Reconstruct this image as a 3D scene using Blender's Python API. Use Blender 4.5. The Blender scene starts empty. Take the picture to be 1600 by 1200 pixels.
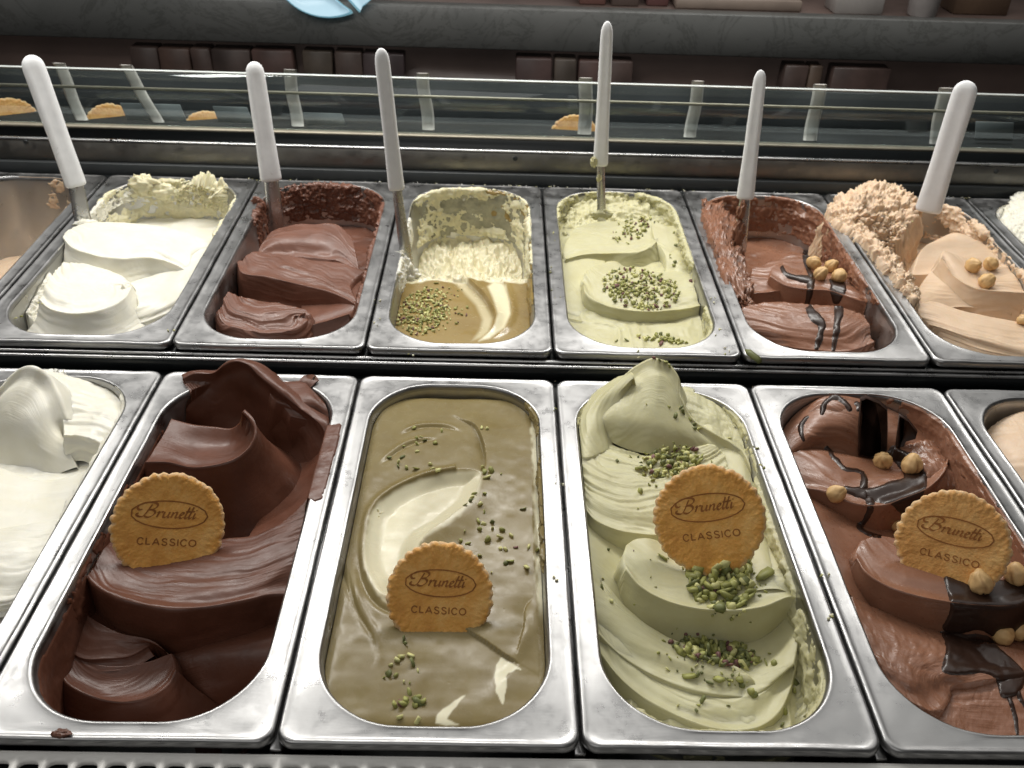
import bpy, math, random
import numpy as np
from mathutils import Vector, Matrix
from mathutils.bvhtree import BVHTree

random.seed(7); np.random.seed(7)
MM = 0.001
scene = bpy.context.scene
COL = scene.collection

# ------------------------------------------------------------------ camera, world, lamps, exposure
F_PX = 1459.7                                    # focal length for a frame 1600 px wide
CAM = np.array([283.62, -310.15, 447.38])        # millimetres
PITCH, ROLL, YAW = 0.9762, 0.0351, -0.0228
def cam_matrix():
    cx, sx = math.cos(PITCH), math.sin(PITCH)
    Rx = np.array([[1,0,0],[0,cx,-sx],[0,sx,cx]])
    cz, sz = math.cos(YAW), math.sin(YAW)
    Rz = np.array([[cz,-sz,0],[sz,cz,0],[0,0,1]])
    cr, sr = math.cos(ROLL), math.sin(ROLL)
    Rr = np.array([[cr,-sr,0],[sr,cr,0],[0,0,1]])
    return Rz @ Rx @ Rr
CM = cam_matrix()
cam_data = bpy.data.cameras.new("camera")
cam_data.sensor_width = 36.0
cam_data.lens = F_PX * 36.0 / 1600.0
cam_data.clip_start = 0.02
cam_data.clip_end = 50
cam_data.dof.use_dof = True; cam_data.dof.focus_distance = 0.68; cam_data.dof.aperture_fstop = 16
cam = bpy.data.objects.new("camera", cam_data)
M4 = Matrix([[*CM[0], CAM[0]*MM], [*CM[1], CAM[1]*MM], [*CM[2], CAM[2]*MM], [0,0,0,1]])
cam.matrix_world = M4
COL.objects.link(cam)
scene.camera = cam

world = bpy.data.worlds.new("World"); scene.world = world
world.use_nodes = True
bg = world.node_tree.nodes["Background"]
bg.inputs["Color"].default_value = (1.0, 0.97, 0.93, 1)
bg.inputs["Strength"].default_value = 0.055

def area_lamp(name, loc, target, sx, sy, power, color=(1,1,1), spread=180):
    d = bpy.data.lights.new(name, 'AREA'); d.shape = 'RECTANGLE'
    d.size = sx; d.size_y = sy; d.energy = power; d.color = color
    d.spread = math.radians(spread)
    o = bpy.data.objects.new(name, d); o.location = loc
    v = Vector(target) - Vector(loc)
    o.rotation_euler = v.to_track_quat('-Z', 'Y').to_euler()
    COL.objects.link(o); return o
area_lamp("ceiling_light", (0.30, 2.00, 1.85), (0.30, 1.75, 0.0), 4.4, 3.4, 34.0, (1.0, 0.985, 0.95))
area_lamp("case_light", (0.20, 0.80, 0.66), (0.30, 0.40, 0.0), 1.5, 0.07, 10.0, (1.0, 0.97, 0.92))
area_lamp("shop_light", (-0.3, -0.9, 1.5), (0.2, 0.5, 0.0), 1.6, 0.8, 5.4, (1.0, 0.98, 0.95))  # added frontal fill that whitens the spatula handles

scene.view_settings.view_transform = 'Standard'
scene.view_settings.look = 'None'
scene.view_settings.exposure = 0.12
scene.view_settings.gamma = 1.0

# ------------------------------------------------------------------ pixels to places
ROW2_Y, ROW2_Z, ROW2_TILT = 378.15, 15.74, 0.0189
def deck(y):                                     # height of the rim plane at depth y (mm)
    return 0.0 if y < 369 else ROW2_Z + (y - ROW2_Y) * ROW2_TILT
def ray(px, py):
    d = np.array([(px-800)/F_PX, -(py-600)/F_PX, -1.0])
    return CM @ d
def at(px, py, h, row):                          # point on the rim plane of that row, h mm above it
    d = ray(px, py)
    if row == 1:
        t = (h - CAM[2]) / d[2]
    else:
        # z = ROW2_Z + h + tilt*(y-ROW2_Y)
        t = (ROW2_Z + h + ROW2_TILT*(CAM[1]-ROW2_Y) - CAM[2]) / (d[2] - ROW2_TILT*d[1])
    return CAM + t*d
def at_y(px, py, Y):
    d = ray(px, py); t = (Y - CAM[1]) / d[1]
    return CAM + t*d
def to_px(P):
    q = (np.asarray(P, float) - CAM) @ CM
    return 800 + F_PX*q[...,0]/-q[...,2], 600 - F_PX*q[...,1]/-q[...,2]

# ------------------------------------------------------------------ noise
def _hash(ix, iy, iz, seed):
    h = (ix.astype(np.int64)*374761393 + iy.astype(np.int64)*668265263 + iz.astype(np.int64)*2147483647 + seed*1274126177) & 0xffffffff
    h = ((h ^ (h >> 13)) * 1274126177) & 0xffffffff
    h = (h ^ (h >> 16)) & 0xffffffff
    return h.astype(np.float64) / 4294967295.0 * 2 - 1
def vnoise(x, y, z=0.0, seed=0):
    x, y, z = [a.astype(float) for a in np.broadcast_arrays(x, y, z)]
    ix, iy, iz = np.floor(x), np.floor(y), np.floor(z)
    fx, fy, fz = x-ix, y-iy, z-iz
    sx, sy, sz = [f*f*f*(f*(f*6-15)+10) for f in (fx, fy, fz)]
    r = 0
    for a in (0,1):
        for b in (0,1):
            for c in (0,1):
                w = (sx if a else 1-sx)*(sy if b else 1-sy)*(sz if c else 1-sz)
                r = r + w*_hash(ix+a, iy+b, iz+c, seed)
    return r
def fbm(x, y, z=0.0, octs=4, seed=0, gain=0.5):
    s = 0; a = 1.0; t = 0
    for i in range(octs):
        s = s + a*vnoise(np.asarray(x)*2**i+i*17.3, np.asarray(y)*2**i-i*9.1, np.asarray(z)*2.0**i, seed+i)
        t += a; a *= gain
    return s/t
def ridged(x, y, z=0.0, octs=3, seed=0):
    s = 0; a = 1.0; t = 0
    for i in range(octs):
        s = s + a*(1-np.abs(vnoise(np.asarray(x)*2**i+i*3.3, np.asarray(y)*2**i, np.asarray(z)*2.0**i, seed+i))*2.2)
        t += a; a *= 0.5
    return s/t

# ------------------------------------------------------------------ curves
def cr(P, n):
    """smooth resampling of a polyline (k x d) to n points, even in length"""
    P = np.asarray(P, float)
    if len(P) == 2:
        t = np.linspace(0, 1, n)[:, None]; return P[0]*(1-t)+P[1]*t
    Q = np.vstack([2*P[0]-P[1], P, 2*P[-1]-P[-2]])
    out = []
    m = 24
    for i in range(len(P)-1):
        p0, p1, p2, p3 = Q[i], Q[i+1], Q[i+2], Q[i+3]
        d01 = max(np.linalg.norm(p1-p0), 1e-6)**.5; d12 = max(np.linalg.norm(p2-p1), 1e-6)**.5; d23 = max(np.linalg.norm(p3-p2), 1e-6)**.5
        m1 = (p1-p0)/d01 - (p2-p0)/(d01+d12) + (p2-p1)/d12
        m2 = (p2-p1)/d12 - (p3-p1)/(d12+d23) + (p3-p2)/d23
        m1 = m1*d12; m2 = m2*d12
        t = np.linspace(0, 1, m, endpoint=False)[:, None]
        out.append((2*t**3-3*t**2+1)*p1 + (t**3-2*t**2+t)*m1 + (-2*t**3+3*t**2)*p2 + (t**3-t**2)*m2)
    out.append(P[-1:])
    C = np.vstack(out)
    L = np.r_[0, np.cumsum(np.linalg.norm(np.diff(C, axis=0), axis=1))]
    s = np.linspace(0, L[-1], n)
    return np.stack([np.interp(s, L, C[:, k]) for k in range(C.shape[1])], 1)
def seg_dist(px, py, poly, closed=False):
    """distance from points to a polyline, with parameter (0..1) of the nearest point"""
    P = np.asarray(poly, float)
    if closed: P = np.vstack([P, P[:1]])
    best = np.full(np.shape(px), 1e9); par = np.zeros(np.shape(px)); side = np.zeros(np.shape(px))
    n = len(P)-1
    for i in range(n):
        a, b = P[i], P[i+1]; d = b-a; L2 = max((d**2).sum(), 1e-9)
        t = np.clip(((px-a[0])*d[0]+(py-a[1])*d[1])/L2, 0, 1)
        qx, qy = a[0]+t*d[0], a[1]+t*d[1]
        D = np.hypot(px-qx, py-qy)
        m = D < best
        best = np.where(m, D, best); par = np.where(m, (i+t)/n, par)
        side = np.where(m, np.sign(d[0]*(py-a[1])-d[1]*(px-a[0])), side)
    return best, par, side
def in_poly(px, py, poly):
    P = np.asarray(poly, float); c = np.zeros(np.shape(px), bool)
    j = len(P)-1
    for i in range(len(P)):
        xi, yi = P[i]; xj, yj = P[j]
        cond = ((yi > py) != (yj > py)) & (px < (xj-xi)*(py-yi)/((yj-yi) if yj != yi else 1e-9)+xi)
        c ^= cond; j = i
    return c
def sstep(a, b, x):
    t = np.clip((x-a)/(b-a), 0, 1); return t*t*(3-2*t)

# ------------------------------------------------------------------ mesh helpers
def mesh_from(name, V, Fc, smooth=True):
    me = bpy.data.meshes.new(name)
    V = np.asarray(V, np.float32)*MM
    me.vertices.add(len(V)); me.vertices.foreach_set('co', V.ravel())
    if isinstance(Fc, np.ndarray):
        k = Fc.shape[1]
        me.loops.add(Fc.size); me.loops.foreach_set('vertex_index', Fc.astype(np.int32).ravel())
        me.polygons.add(len(Fc))
        me.polygons.foreach_set('loop_start', np.arange(0, Fc.size, k, dtype=np.int32))
        me.polygons.foreach_set('loop_total', np.full(len(Fc), k, np.int32))
    else:
        tot = [len(f) for f in Fc]
        me.loops.add(sum(tot)); me.loops.foreach_set('vertex_index', np.array([i for f in Fc for i in f], np.int32))
        me.polygons.add(len(Fc))
        me.polygons.foreach_set('loop_start', np.r_[0, np.cumsum(tot)[:-1]].astype(np.int32))
        me.polygons.foreach_set('loop_total', np.array(tot, np.int32))
    me.update(calc_edges=True); me.validate()
    if smooth: me.polygons.foreach_set('use_smooth', np.ones(len(me.polygons), bool))
    return me
def grid_faces(nr, nc, off=0, wrap=False):
    r = np.arange(nr-1)[:, None]; c = np.arange(nc if wrap else nc-1)[None]
    a = r*nc+c; b = r*nc+(c+1) % nc; d = (r+1)*nc+c; e = (r+1)*nc+(c+1) % nc
    return np.stack([a, b, e, d], -1).reshape(-1, 4)+off
def link(name, me, mat=None, parent=None):
    o = bpy.data.objects.new(name, me)
    if mat is not None: me.materials.append(mat)
    COL.objects.link(o)
    if parent is not None: o.parent = parent
    return o
def tag(o, label=None, cat=None, group=None, kind=None):
    if label: o['label'] = label
    if cat: o['category'] = cat
    if group: o['group'] = group
    if kind: o['kind'] = kind
    return o
def empty(name, loc_mm, label, cat, group=None):
    o = bpy.data.objects.new(name, None); o.location = Vector(loc_mm)*MM
    o.empty_display_size = 0.01
    COL.objects.link(o); tag(o, label, cat, group); return o
def child(name, me, mat, root):
    """mesh given in world mm, parented to an Empty that is only translated"""
    o = link(name, me, mat, root)
    o.matrix_parent_inverse = Matrix.Translation(-root.location)
    return o
def box_vf(x0, x1, y0, y1, z0, z1, bev=0.0):
    b = min(bev, (x1-x0)/2.01, (y1-y0)/2.01, (z1-z0)/2.01)
    if b <= 0:
        V = [(x, y, z) for z in (z0, z1) for y in (y0, y1) for x in (x0, x1)]
        return V, [(0,2,3,1),(4,5,7,6),(0,1,5,4),(2,6,7,3),(0,4,6,2),(1,3,7,5)]
    V = []; Fc = []
    for z, i in ((z0, b), (z0+b, 0), (z1-b, 0), (z1, b)):
        base = [(x0+i, y0+b), (x0+b, y0+i), (x1-b, y0+i), (x1-i, y0+b), (x1-i, y1-b), (x1-b, y1-i), (x0+b, y1-i), (x0+i, y1-b)]
        V += [(x, y, z) for x, y in base]
    Fc.append(tuple(range(7, -1, -1))); Fc.append(tuple(range(24, 32)))
    for k in range(3):
        for j in range(8):
            Fc.append((k*8+j, k*8+(j+1) % 8, (k+1)*8+(j+1) % 8, (k+1)*8+j))
    return V, Fc
def box(name, x0, x1, y0, y1, z0, z1, mat, bev=0.0, parent=None):
    V, Fc = box_vf(x0, x1, y0, y1, z0, z1, bev)
    me = mesh_from(name, V, Fc, False)
    return child(name, me, mat, parent) if parent is not None else link(name, me, mat)

# ------------------------------------------------------------------ materials
def new_mat(name):
    m = bpy.data.materials.new(name); m.use_nodes = True
    nt = m.node_tree; b = nt.nodes['Principled BSDF']
    return m, nt, b
def _n(nt, t, **kw):
    n = nt.nodes.new(t)
    for k, v in kw.items():
        if k in n.inputs.keys() if hasattr(n.inputs, 'keys') else False: n.inputs[k].default_value = v
        else: setattr(n, k, v)
    return n
def noise_node(nt, scale, detail=3, rough=0.5, coord='Object', stretch=None, dist=0.0):
    tc = nt.nodes.new('ShaderNodeTexCoord'); n = nt.nodes.new('ShaderNodeTexNoise')
    n.inputs['Scale'].default_value = scale; n.inputs['Detail'].default_value = detail
    n.inputs['Roughness'].default_value = rough; n.inputs['Distortion'].default_value = dist
    if stretch:
        mp = nt.nodes.new('ShaderNodeMapping'); mp.inputs['Scale'].default_value = stretch
        nt.links.new(tc.outputs[coord], mp.inputs['Vector']); nt.links.new(mp.outputs[0], n.inputs['Vector'])
    else: nt.links.new(tc.outputs[coord], n.inputs['Vector'])
    return n
def ramp(nt, src, stops):
    r = nt.nodes.new('ShaderNodeValToRGB')
    e = r.color_ramp.elements
    while len(e) < len(stops): e.new(0.5)
    for i, (p, c) in enumerate(stops):
        e[i].position = p; e[i].color = (*c, 1) if len(c) == 3 else c
    nt.links.new(src, r.inputs[0]); return r
def add_bump(nt, b, src, strength, dist, prev=None):
    bp = nt.nodes.new('ShaderNodeBump'); bp.inputs['Strength'].default_value = strength
    bp.inputs['Distance'].default_value = dist
    nt.links.new(src, bp.inputs['Height'])
    if prev is not None: nt.links.new(prev.outputs[0], bp.inputs['Normal'])
    nt.links.new(bp.outputs[0], b.inputs['Normal']); return bp
def simple_mat(name, col, rough=0.5, metal=0.0, spec=0.5, var=0.06, scale=60, bump=0.0):
    m, nt, b = new_mat(name)
    n = noise_node(nt, scale, 4)
    r = ramp(nt, n.outputs[0], [(0.3, tuple(max(0, c*(1-var*2)) for c in col)), (0.7, tuple(min(1, c*(1+var)) for c in col))])
    nt.links.new(r.outputs[0], b.inputs['Base Color'])
    b.inputs['Roughness'].default_value = rough; b.inputs['Metallic'].default_value = metal
    b.inputs['Specular IOR Level'].default_value = spec
    if bump: add_bump(nt, b, n.outputs[0], bump, 0.001)
    return m
def gelato_mat(name, col, col2=None, rough=0.42, sss=0.25, radius=(1.0, 0.6, 0.35), spec=0.4, bubbles=0.25, relief=1.0, use_attr=None, coat=0.0):
    """smooth churned gelato: soft colour drift, faint pores, fine drag lines"""
    m, nt, b = new_mat(name)
    n = noise_node(nt, 45, 4, 0.55)
    c2 = col2 or tuple(c*0.86 for c in col)
    r = ramp(nt, n.outputs[0], [(0.32, c2), (0.68, col)])
    out = r.outputs[0]
    if use_attr:
        at_ = nt.nodes.new('ShaderNodeAttribute'); at_.attribute_name = 'tint'
        mx = nt.nodes.new('ShaderNodeMix'); mx.data_type = 'RGBA'
        nt.links.new(at_.outputs['Fac'], mx.inputs[0]); nt.links.new(out, mx.inputs[6])
        mx.inputs[7].default_value = (*use_attr, 1)
        out = mx.outputs[2]
    nt.links.new(out, b.inputs['Base Color'])
    b.inputs['Subsurface Weight'].default_value = sss
    b.inputs['Subsurface Radius'].default_value = radius
    b.inputs['Subsurface Scale'].default_value = 0.004
    b.inputs['Specular IOR Level'].default_value = spec
    if coat:
        b.inputs['Coat Weight'].default_value = coat; b.inputs['Coat Roughness'].default_value = 0.12
    n2 = noise_node(nt, 120, 3, 0.6)
    rr = ramp(nt, n2.outputs[0], [(0.3, (rough-0.06,)*3), (0.7, (rough+0.08,)*3)])
    nt.links.new(rr.outputs[0], b.inputs['Roughness'])
    v = nt.nodes.new('ShaderNodeTexVoronoi'); v.inputs['Scale'].default_value = 150
    tc = nt.nodes.new('ShaderNodeTexCoord'); nt.links.new(tc.outputs['Object'], v.inputs['Vector'])
    vr = ramp(nt, v.outputs['Distance'], [(0.0, (0,0,0)), (0.16, (1,1,1))])
    # only a few cells carry a pore
    wn = nt.nodes.new('ShaderNodeSeparateColor'); nt.links.new(v.outputs['Color'], wn.inputs[0])
    gt = nt.nodes.new('ShaderNodeMath'); gt.operation = 'GREATER_THAN'; gt.inputs[1].default_value = 0.12
    nt.links.new(wn.outputs[0], gt.inputs[0])
    mxm = nt.nodes.new('ShaderNodeMath'); mxm.operation = 'MAXIMUM'
    nt.links.new(vr.outputs[0], mxm.inputs[0]); nt.links.new(gt.outputs[0], mxm.inputs[1])
    bp = add_bump(nt, b, mxm.outputs[0], bubbles, 0.0006)
    n3 = noise_node(nt, 300, 4, 0.6)
    bp2 = add_bump(nt, b, n3.outputs[0], 0.22*relief, 0.0004, bp)
    n4 = noise_node(nt, 40, 4, 0.55)
    bp3 = add_bump(nt, b, n4.outputs[0], 0.25*relief, 0.002, bp2)
    # drag lines left by the spatula, along each fold
    fa = nt.nodes.new('ShaderNodeAttribute'); fa.attribute_name = 'flow'
    mp = nt.nodes.new('ShaderNodeMapping'); mp.inputs['Scale'].default_value = (0.018, 0.75, 1.0)
    nt.links.new(fa.outputs['Vector'], mp.inputs['Vector'])
    nf = nt.nodes.new('ShaderNodeTexNoise'); nf.inputs['Scale'].default_value = 1.0; nf.inputs['Detail'].default_value = 5; nf.inputs['Roughness'].default_value = 0.55
    nt.links.new(mp.outputs[0], nf.inputs['Vector'])
    ng = noise_node(nt, 22, 2, 0.5)
    gr = ramp(nt, ng.outputs[0], [(0.47, (0.05,)*3), (0.66, (1,)*3)])
    mu = nt.nodes.new('ShaderNodeMath'); mu.operation = 'MULTIPLY'
    nt.links.new(nf.outputs[0], mu.inputs[0]); nt.links.new(gr.outputs[0], mu.inputs[1])
    add_bump(nt, b, mu.outputs[0], 0.24*relief, 0.0022, bp3)
    return m

def steel_mat(name, base=0.62, rough=0.24, scratches=True, tint=(1.0, 1.0, 1.0), stretch=(1, 14, 1)):
    m, nt, b = new_mat(name)
    b.inputs['Metallic'].default_value = 1.0
    n = noise_node(nt, 14, 5, 0.6)
    r = ramp(nt, n.outputs[0], [(0.3, tuple(base*0.88*t for t in tint)), (0.7, tuple(base*t for t in tint))])
    # dull dried film in patches
    n5 = noise_node(nt, 38, 6, 0.7)
    f = ramp(nt, n5.outputs[0], [(0.60, (0,0,0)), (0.72, (1,1,1))])
    mx = nt.nodes.new('ShaderNodeMix'); mx.data_type = 'RGBA'
    mf = nt.nodes.new('ShaderNodeMath'); mf.operation = 'MULTIPLY'; mf.inputs[1].default_value = 0.08
    nt.links.new(f.outputs[0], mf.inputs[0]); nt.links.new(mf.outputs[0], mx.inputs[0])
    nt.links.new(r.outputs[0], mx.inputs[6]); mx.inputs[7].default_value = (base*0.95, base*0.93, base*0.88, 1)
    nt.links.new(mx.outputs[2], b.inputs['Base Color'])
    n2 = noise_node(nt, 60, 6, 0.65)
    rr = ramp(nt, n2.outputs[0], [(0.25, (rough*0.65,)*3), (0.75, (rough*1.9,)*3)])
    mr = nt.nodes.new('ShaderNodeMath'); mr.operation = 'ADD'
    mm_ = nt.nodes.new('ShaderNodeMath'); mm_.operation = 'MULTIPLY'; mm_.inputs[1].default_value = 0.07
    nt.links.new(f.outputs[0], mm_.inputs[0]); nt.links.new(rr.outputs[0], mr.inputs[0]); nt.links.new(mm_.outputs[0], mr.inputs[1])
    nt.links.new(mr.outputs[0], b.inputs['Roughness'])
    if scratches:
        n3 = noise_node(nt, 90, 3, 0.6, stretch=stretch)
        bp = add_bump(nt, b, n3.outputs[0], 0.06, 0.0005)
        n6 = noise_node(nt, 700, 2, 0.6, stretch=(1, 0.05, 1), dist=0.4)
        bp2 = add_bump(nt, b, n6.outputs[0], 0.035, 0.0002, bp)
        n7 = noise_node(nt, 22, 2, 0.5)
        add_bump(nt, b, n7.outputs[0], 0.12, 0.004, bp2)
    return m

M = {}
M['steel'] = steel_mat('pan_steel', 0.34, 0.28)
M['basin'] = steel_mat('basin_steel', 0.50, 0.30)
M['rail'] = steel_mat('rail_steel', 0.48, 0.25, stretch=(14, 1, 1))
M['white_plastic'] = simple_mat('white_plastic', (0.88, 0.89, 0.90), 0.32, 0, 0.5, 0.03, 90, 0.08)
nt = M['white_plastic'].node_tree; b = nt.nodes['Principled BSDF']; src = b.inputs['Base Color'].links[0].from_socket
sn = noise_node(nt, 110, 5, 0.7, stretch=(1, 1, 0.35), dist=0.8); sr = ramp(nt, sn.outputs[0], [(0.66, (0, 0, 0)), (0.72, (0.55,)*3)])
mx = nt.nodes.new('ShaderNodeMix'); mx.data_type = 'RGBA'; nt.links.new(sr.outputs[0], mx.inputs[0]); nt.links.new(src, mx.inputs[6]); mx.inputs[7].default_value = (0.50, 0.48, 0.45, 1)
nt.links.new(mx.outputs[2], b.inputs['Base Color'])
M['dark'] = simple_mat('dark_channel', (0.010, 0.012, 0.013), 0.35, 0, 0.4)
M['dark_choc'] = gelato_mat('dark_chocolate_gelato', (0.128, 0.050, 0.030), (0.098, 0.036, 0.020), 0.38, 0.05, spec=0.40)
M['milk_choc'] = gelato_mat('milk_chocolate_gelato', (0.275, 0.132, 0.080), (0.230, 0.106, 0.062), 0.30, 0.15, spec=0.5, bubbles=0.5)
M['choc_back'] = gelato_mat('chocolate_gelato', (0.180, 0.078, 0.050), (0.135, 0.055, 0.033), 0.38, 0.10, spec=0.5)
M['pistachio'] = gelato_mat('pistachio_gelato', (0.555, 0.535, 0.335), (0.505, 0.475, 0.275), 0.42, 0.25, (1.0, 0.9, 0.4))
M['cream'] = gelato_mat('cream_gelato', (0.765, 0.75, 0.67), (0.74, 0.715, 0.60), 0.36, 0.25, (1.0, 0.88, 0.62))
M['vanilla'] = gelato_mat('vanilla_gelato', (0.72, 0.69, 0.50), (0.66, 0.61, 0.40), 0.42, 0.30, (1.0, 0.8, 0.45))
M['beige'] = gelato_mat('hazelnut_gelato', (0.70, 0.53, 0.375), (0.65, 0.475, 0.32), 0.42, 0.25, (1.0, 0.7, 0.4))
M['caramel'] = gelato_mat('caramel_topped_gelato', (0.225, 0.178, 0.078), (0.190, 0.146, 0.060), 0.24, 0.10, spec=0.22, use_attr=(0.70, 0.66, 0.48), bubbles=0.08, relief=0.05)
M['caramel'].node_tree.nodes['Principled BSDF'].inputs['Roughness'].default_value = 0.2
M['caramel_back'] = gelato_mat('caramel_sauce_gelato', (0.30, 0.215, 0.075), (0.26, 0.18, 0.06), 0.22, 0.12, spec=0.5, use_attr=(0.74, 0.69, 0.48), bubbles=0.08, relief=0.05)
M['film_wall'] = simple_mat('thin_gelato_film', (0.30, 0.29, 0.21), 0.25, 0.0, 0.6, 0.2, 60, 0.1)
M['sauce'] = simple_mat('chocolate_sauce', (0.030, 0.015, 0.010), 0.28, 0, 0.4, 0.1, 60, 0.0)
M['shard'] = simple_mat('dark_chocolate_shard', (0.060, 0.032, 0.023), 0.45, 0, 0.4, 0.1, 80, 0.1)
M['wafer'], nt, b = new_mat('baked_wafer')
n = noise_node(nt, 55, 5, 0.6); n2 = noise_node(nt, 260, 3, 0.6)
r = ramp(nt, n.outputs[0], [(0.28, (0.60, 0.265, 0.045)), (0.5, (0.76, 0.38, 0.080)), (0.75, (0.86, 0.52, 0.17))])
ga = nt.nodes.new('ShaderNodeAttribute'); ga.attribute_name = 'tint'
mx = nt.nodes.new('ShaderNodeMix'); mx.data_type = 'RGBA'
nt.links.new(ga.outputs['Fac'], mx.inputs[0]); nt.links.new(r.outputs[0], mx.inputs[6]); mx.inputs[7].default_value = (0.72, 0.50, 0.27, 1)
nt.links.new(mx.outputs[2], b.inputs['Base Color']); b.inputs['Roughness'].default_value = 0.62
b.inputs['Subsurface Weight'].default_value = 0.15; b.inputs['Subsurface Radius'].default_value = (1, .5, .2); b.inputs['Subsurface Scale'].default_value = 0.002
add_bump(nt, b, n2.outputs[0], 0.8, 0.001)
M['wafer_pale'] = M['wafer'].copy(); M['wafer_pale'].name = 'lightly_baked_wafer'
for e_, c_ in zip([n_ for n_ in M['wafer_pale'].node_tree.nodes if n_.type == 'VALTORGB'][0].color_ramp.elements, ((0.56, 0.26, 0.06), (0.68, 0.35, 0.10), (0.79, 0.49, 0.18))): e_.color = (*c_, 1)
M['print'] = simple_mat('scorched_print', (0.31, 0.115, 0.024), 0.6, 0, 0.3, 0.15, 200)
M['nut'], nt, b = new_mat('blanched_hazelnut')
n = noise_node(nt, 1.3, 5, 0.65)
r = ramp(nt, n.outputs[0], [(0.25, (0.42, 0.20, 0.06)), (0.5, (0.66, 0.43, 0.19)), (0.75, (0.78, 0.58, 0.31))])
ga = nt.nodes.new('ShaderNodeAttribute'); ga.attribute_name = 'tint'
mx = nt.nodes.new('ShaderNodeMix'); mx.data_type = 'RGBA'; nt.links.new(ga.outputs['Fac'], mx.inputs[0]); nt.links.new(r.outputs[0], mx.inputs[6]); mx.inputs[7].default_value = (0.24, 0.095, 0.028, 1)
nt.links.new(mx.outputs[2], b.inputs['Base Color']); b.inputs['Roughness'].default_value = 0.5
add_bump(nt, b, noise_node(nt, 1.2, 4).outputs[0], 0.4, 0.08)
M['nut_green'] = simple_mat('pistachio_green', (0.35, 0.355, 0.11), 0.5, 0, 0.4, 0.25, 400, 0.2)
M['nut_dark_green'] = simple_mat('pistachio_dark_green', (0.17, 0.185, 0.065), 0.5, 0, 0.4, 0.25, 400, 0.2)
M['nut_pale'] = simple_mat('pistachio_pale', (0.62, 0.60, 0.26), 0.5, 0, 0.4, 0.15, 400, 0.2)
M['nut_skin'] = simple_mat('pistachio_skin', (0.20, 0.095, 0.085), 0.55, 0, 0.4, 0.25, 400, 0.2)
BIT_MATS = [M['nut_green'], M['nut_dark_green'], M['nut_pale'], M['nut_skin']]
BIT_W = [0.42, 0.22, 0.29, 0.07]

# ------------------------------------------------------------------ pans
R1 = {'a': (-166.5, 1.2), 'b': (1.2, 168.2), 'c': (168.2, 335.6), 'd': (335.6, 503.0), 'e': (503.0, 672.0), 'f': (672.0, 840.0)}
R2 = {'z': (-342.0, -174.0), 'a': (-174.0, 2.1), 'b': (2.1, 170.2), 'c': (170.2, 334.5), 'd': (334.5, 500.9), 'e': (500.9, 669.0), 'f': (669.0, 840.4), 'g': (840.4, 1008.0)}
NC, NS, NL = 14, 10, 20
def rrect(cx, cy, hw, hl, r):
    r = min(r, hw-0.1, hl-0.1); P = []
    for k, (sx, sy, a0) in enumerate([(1,-1,-90), (1,1,0), (-1,1,90), (-1,-1,180)]):
        ox, oy = cx+sx*(hw-r), cy+sy*(hl-r)
        for i in range(NC+1):
            a = math.radians(a0+90*i/NC); P.append((ox+r*math.cos(a), oy+r*math.sin(a)))
        nx, ny = [(1,1),(-1,1),(-1,-1),(1,-1)][k]
        ex, ey = [(cx+hw, cy+hl-r), (cx-hw+r, cy+hl), (cx-hw, cy-hl+r), (cx+hw-r, cy-hl)][k]
        m = NL if k in (0, 2) else NS
        x0, y0 = P[-1]
        for i in range(1, m):
            P.append((x0+(ex-x0)*i/m, y0+(ey-y0)*i/m))
    return np.array(P)
class Pan: pass
SIDE, ENDW, RIN, DEPTH = 12.5, 10.5, 53.0, 118.0
def inner_loop(p, z, inset=0.0):
    e = 3.0 + max(0.0, -z)*0.055 + inset
    return rrect(p.cx, p.cy, p.hw-SIDE-e, p.hl-ENDW-e, RIN-e*0.6)
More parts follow.
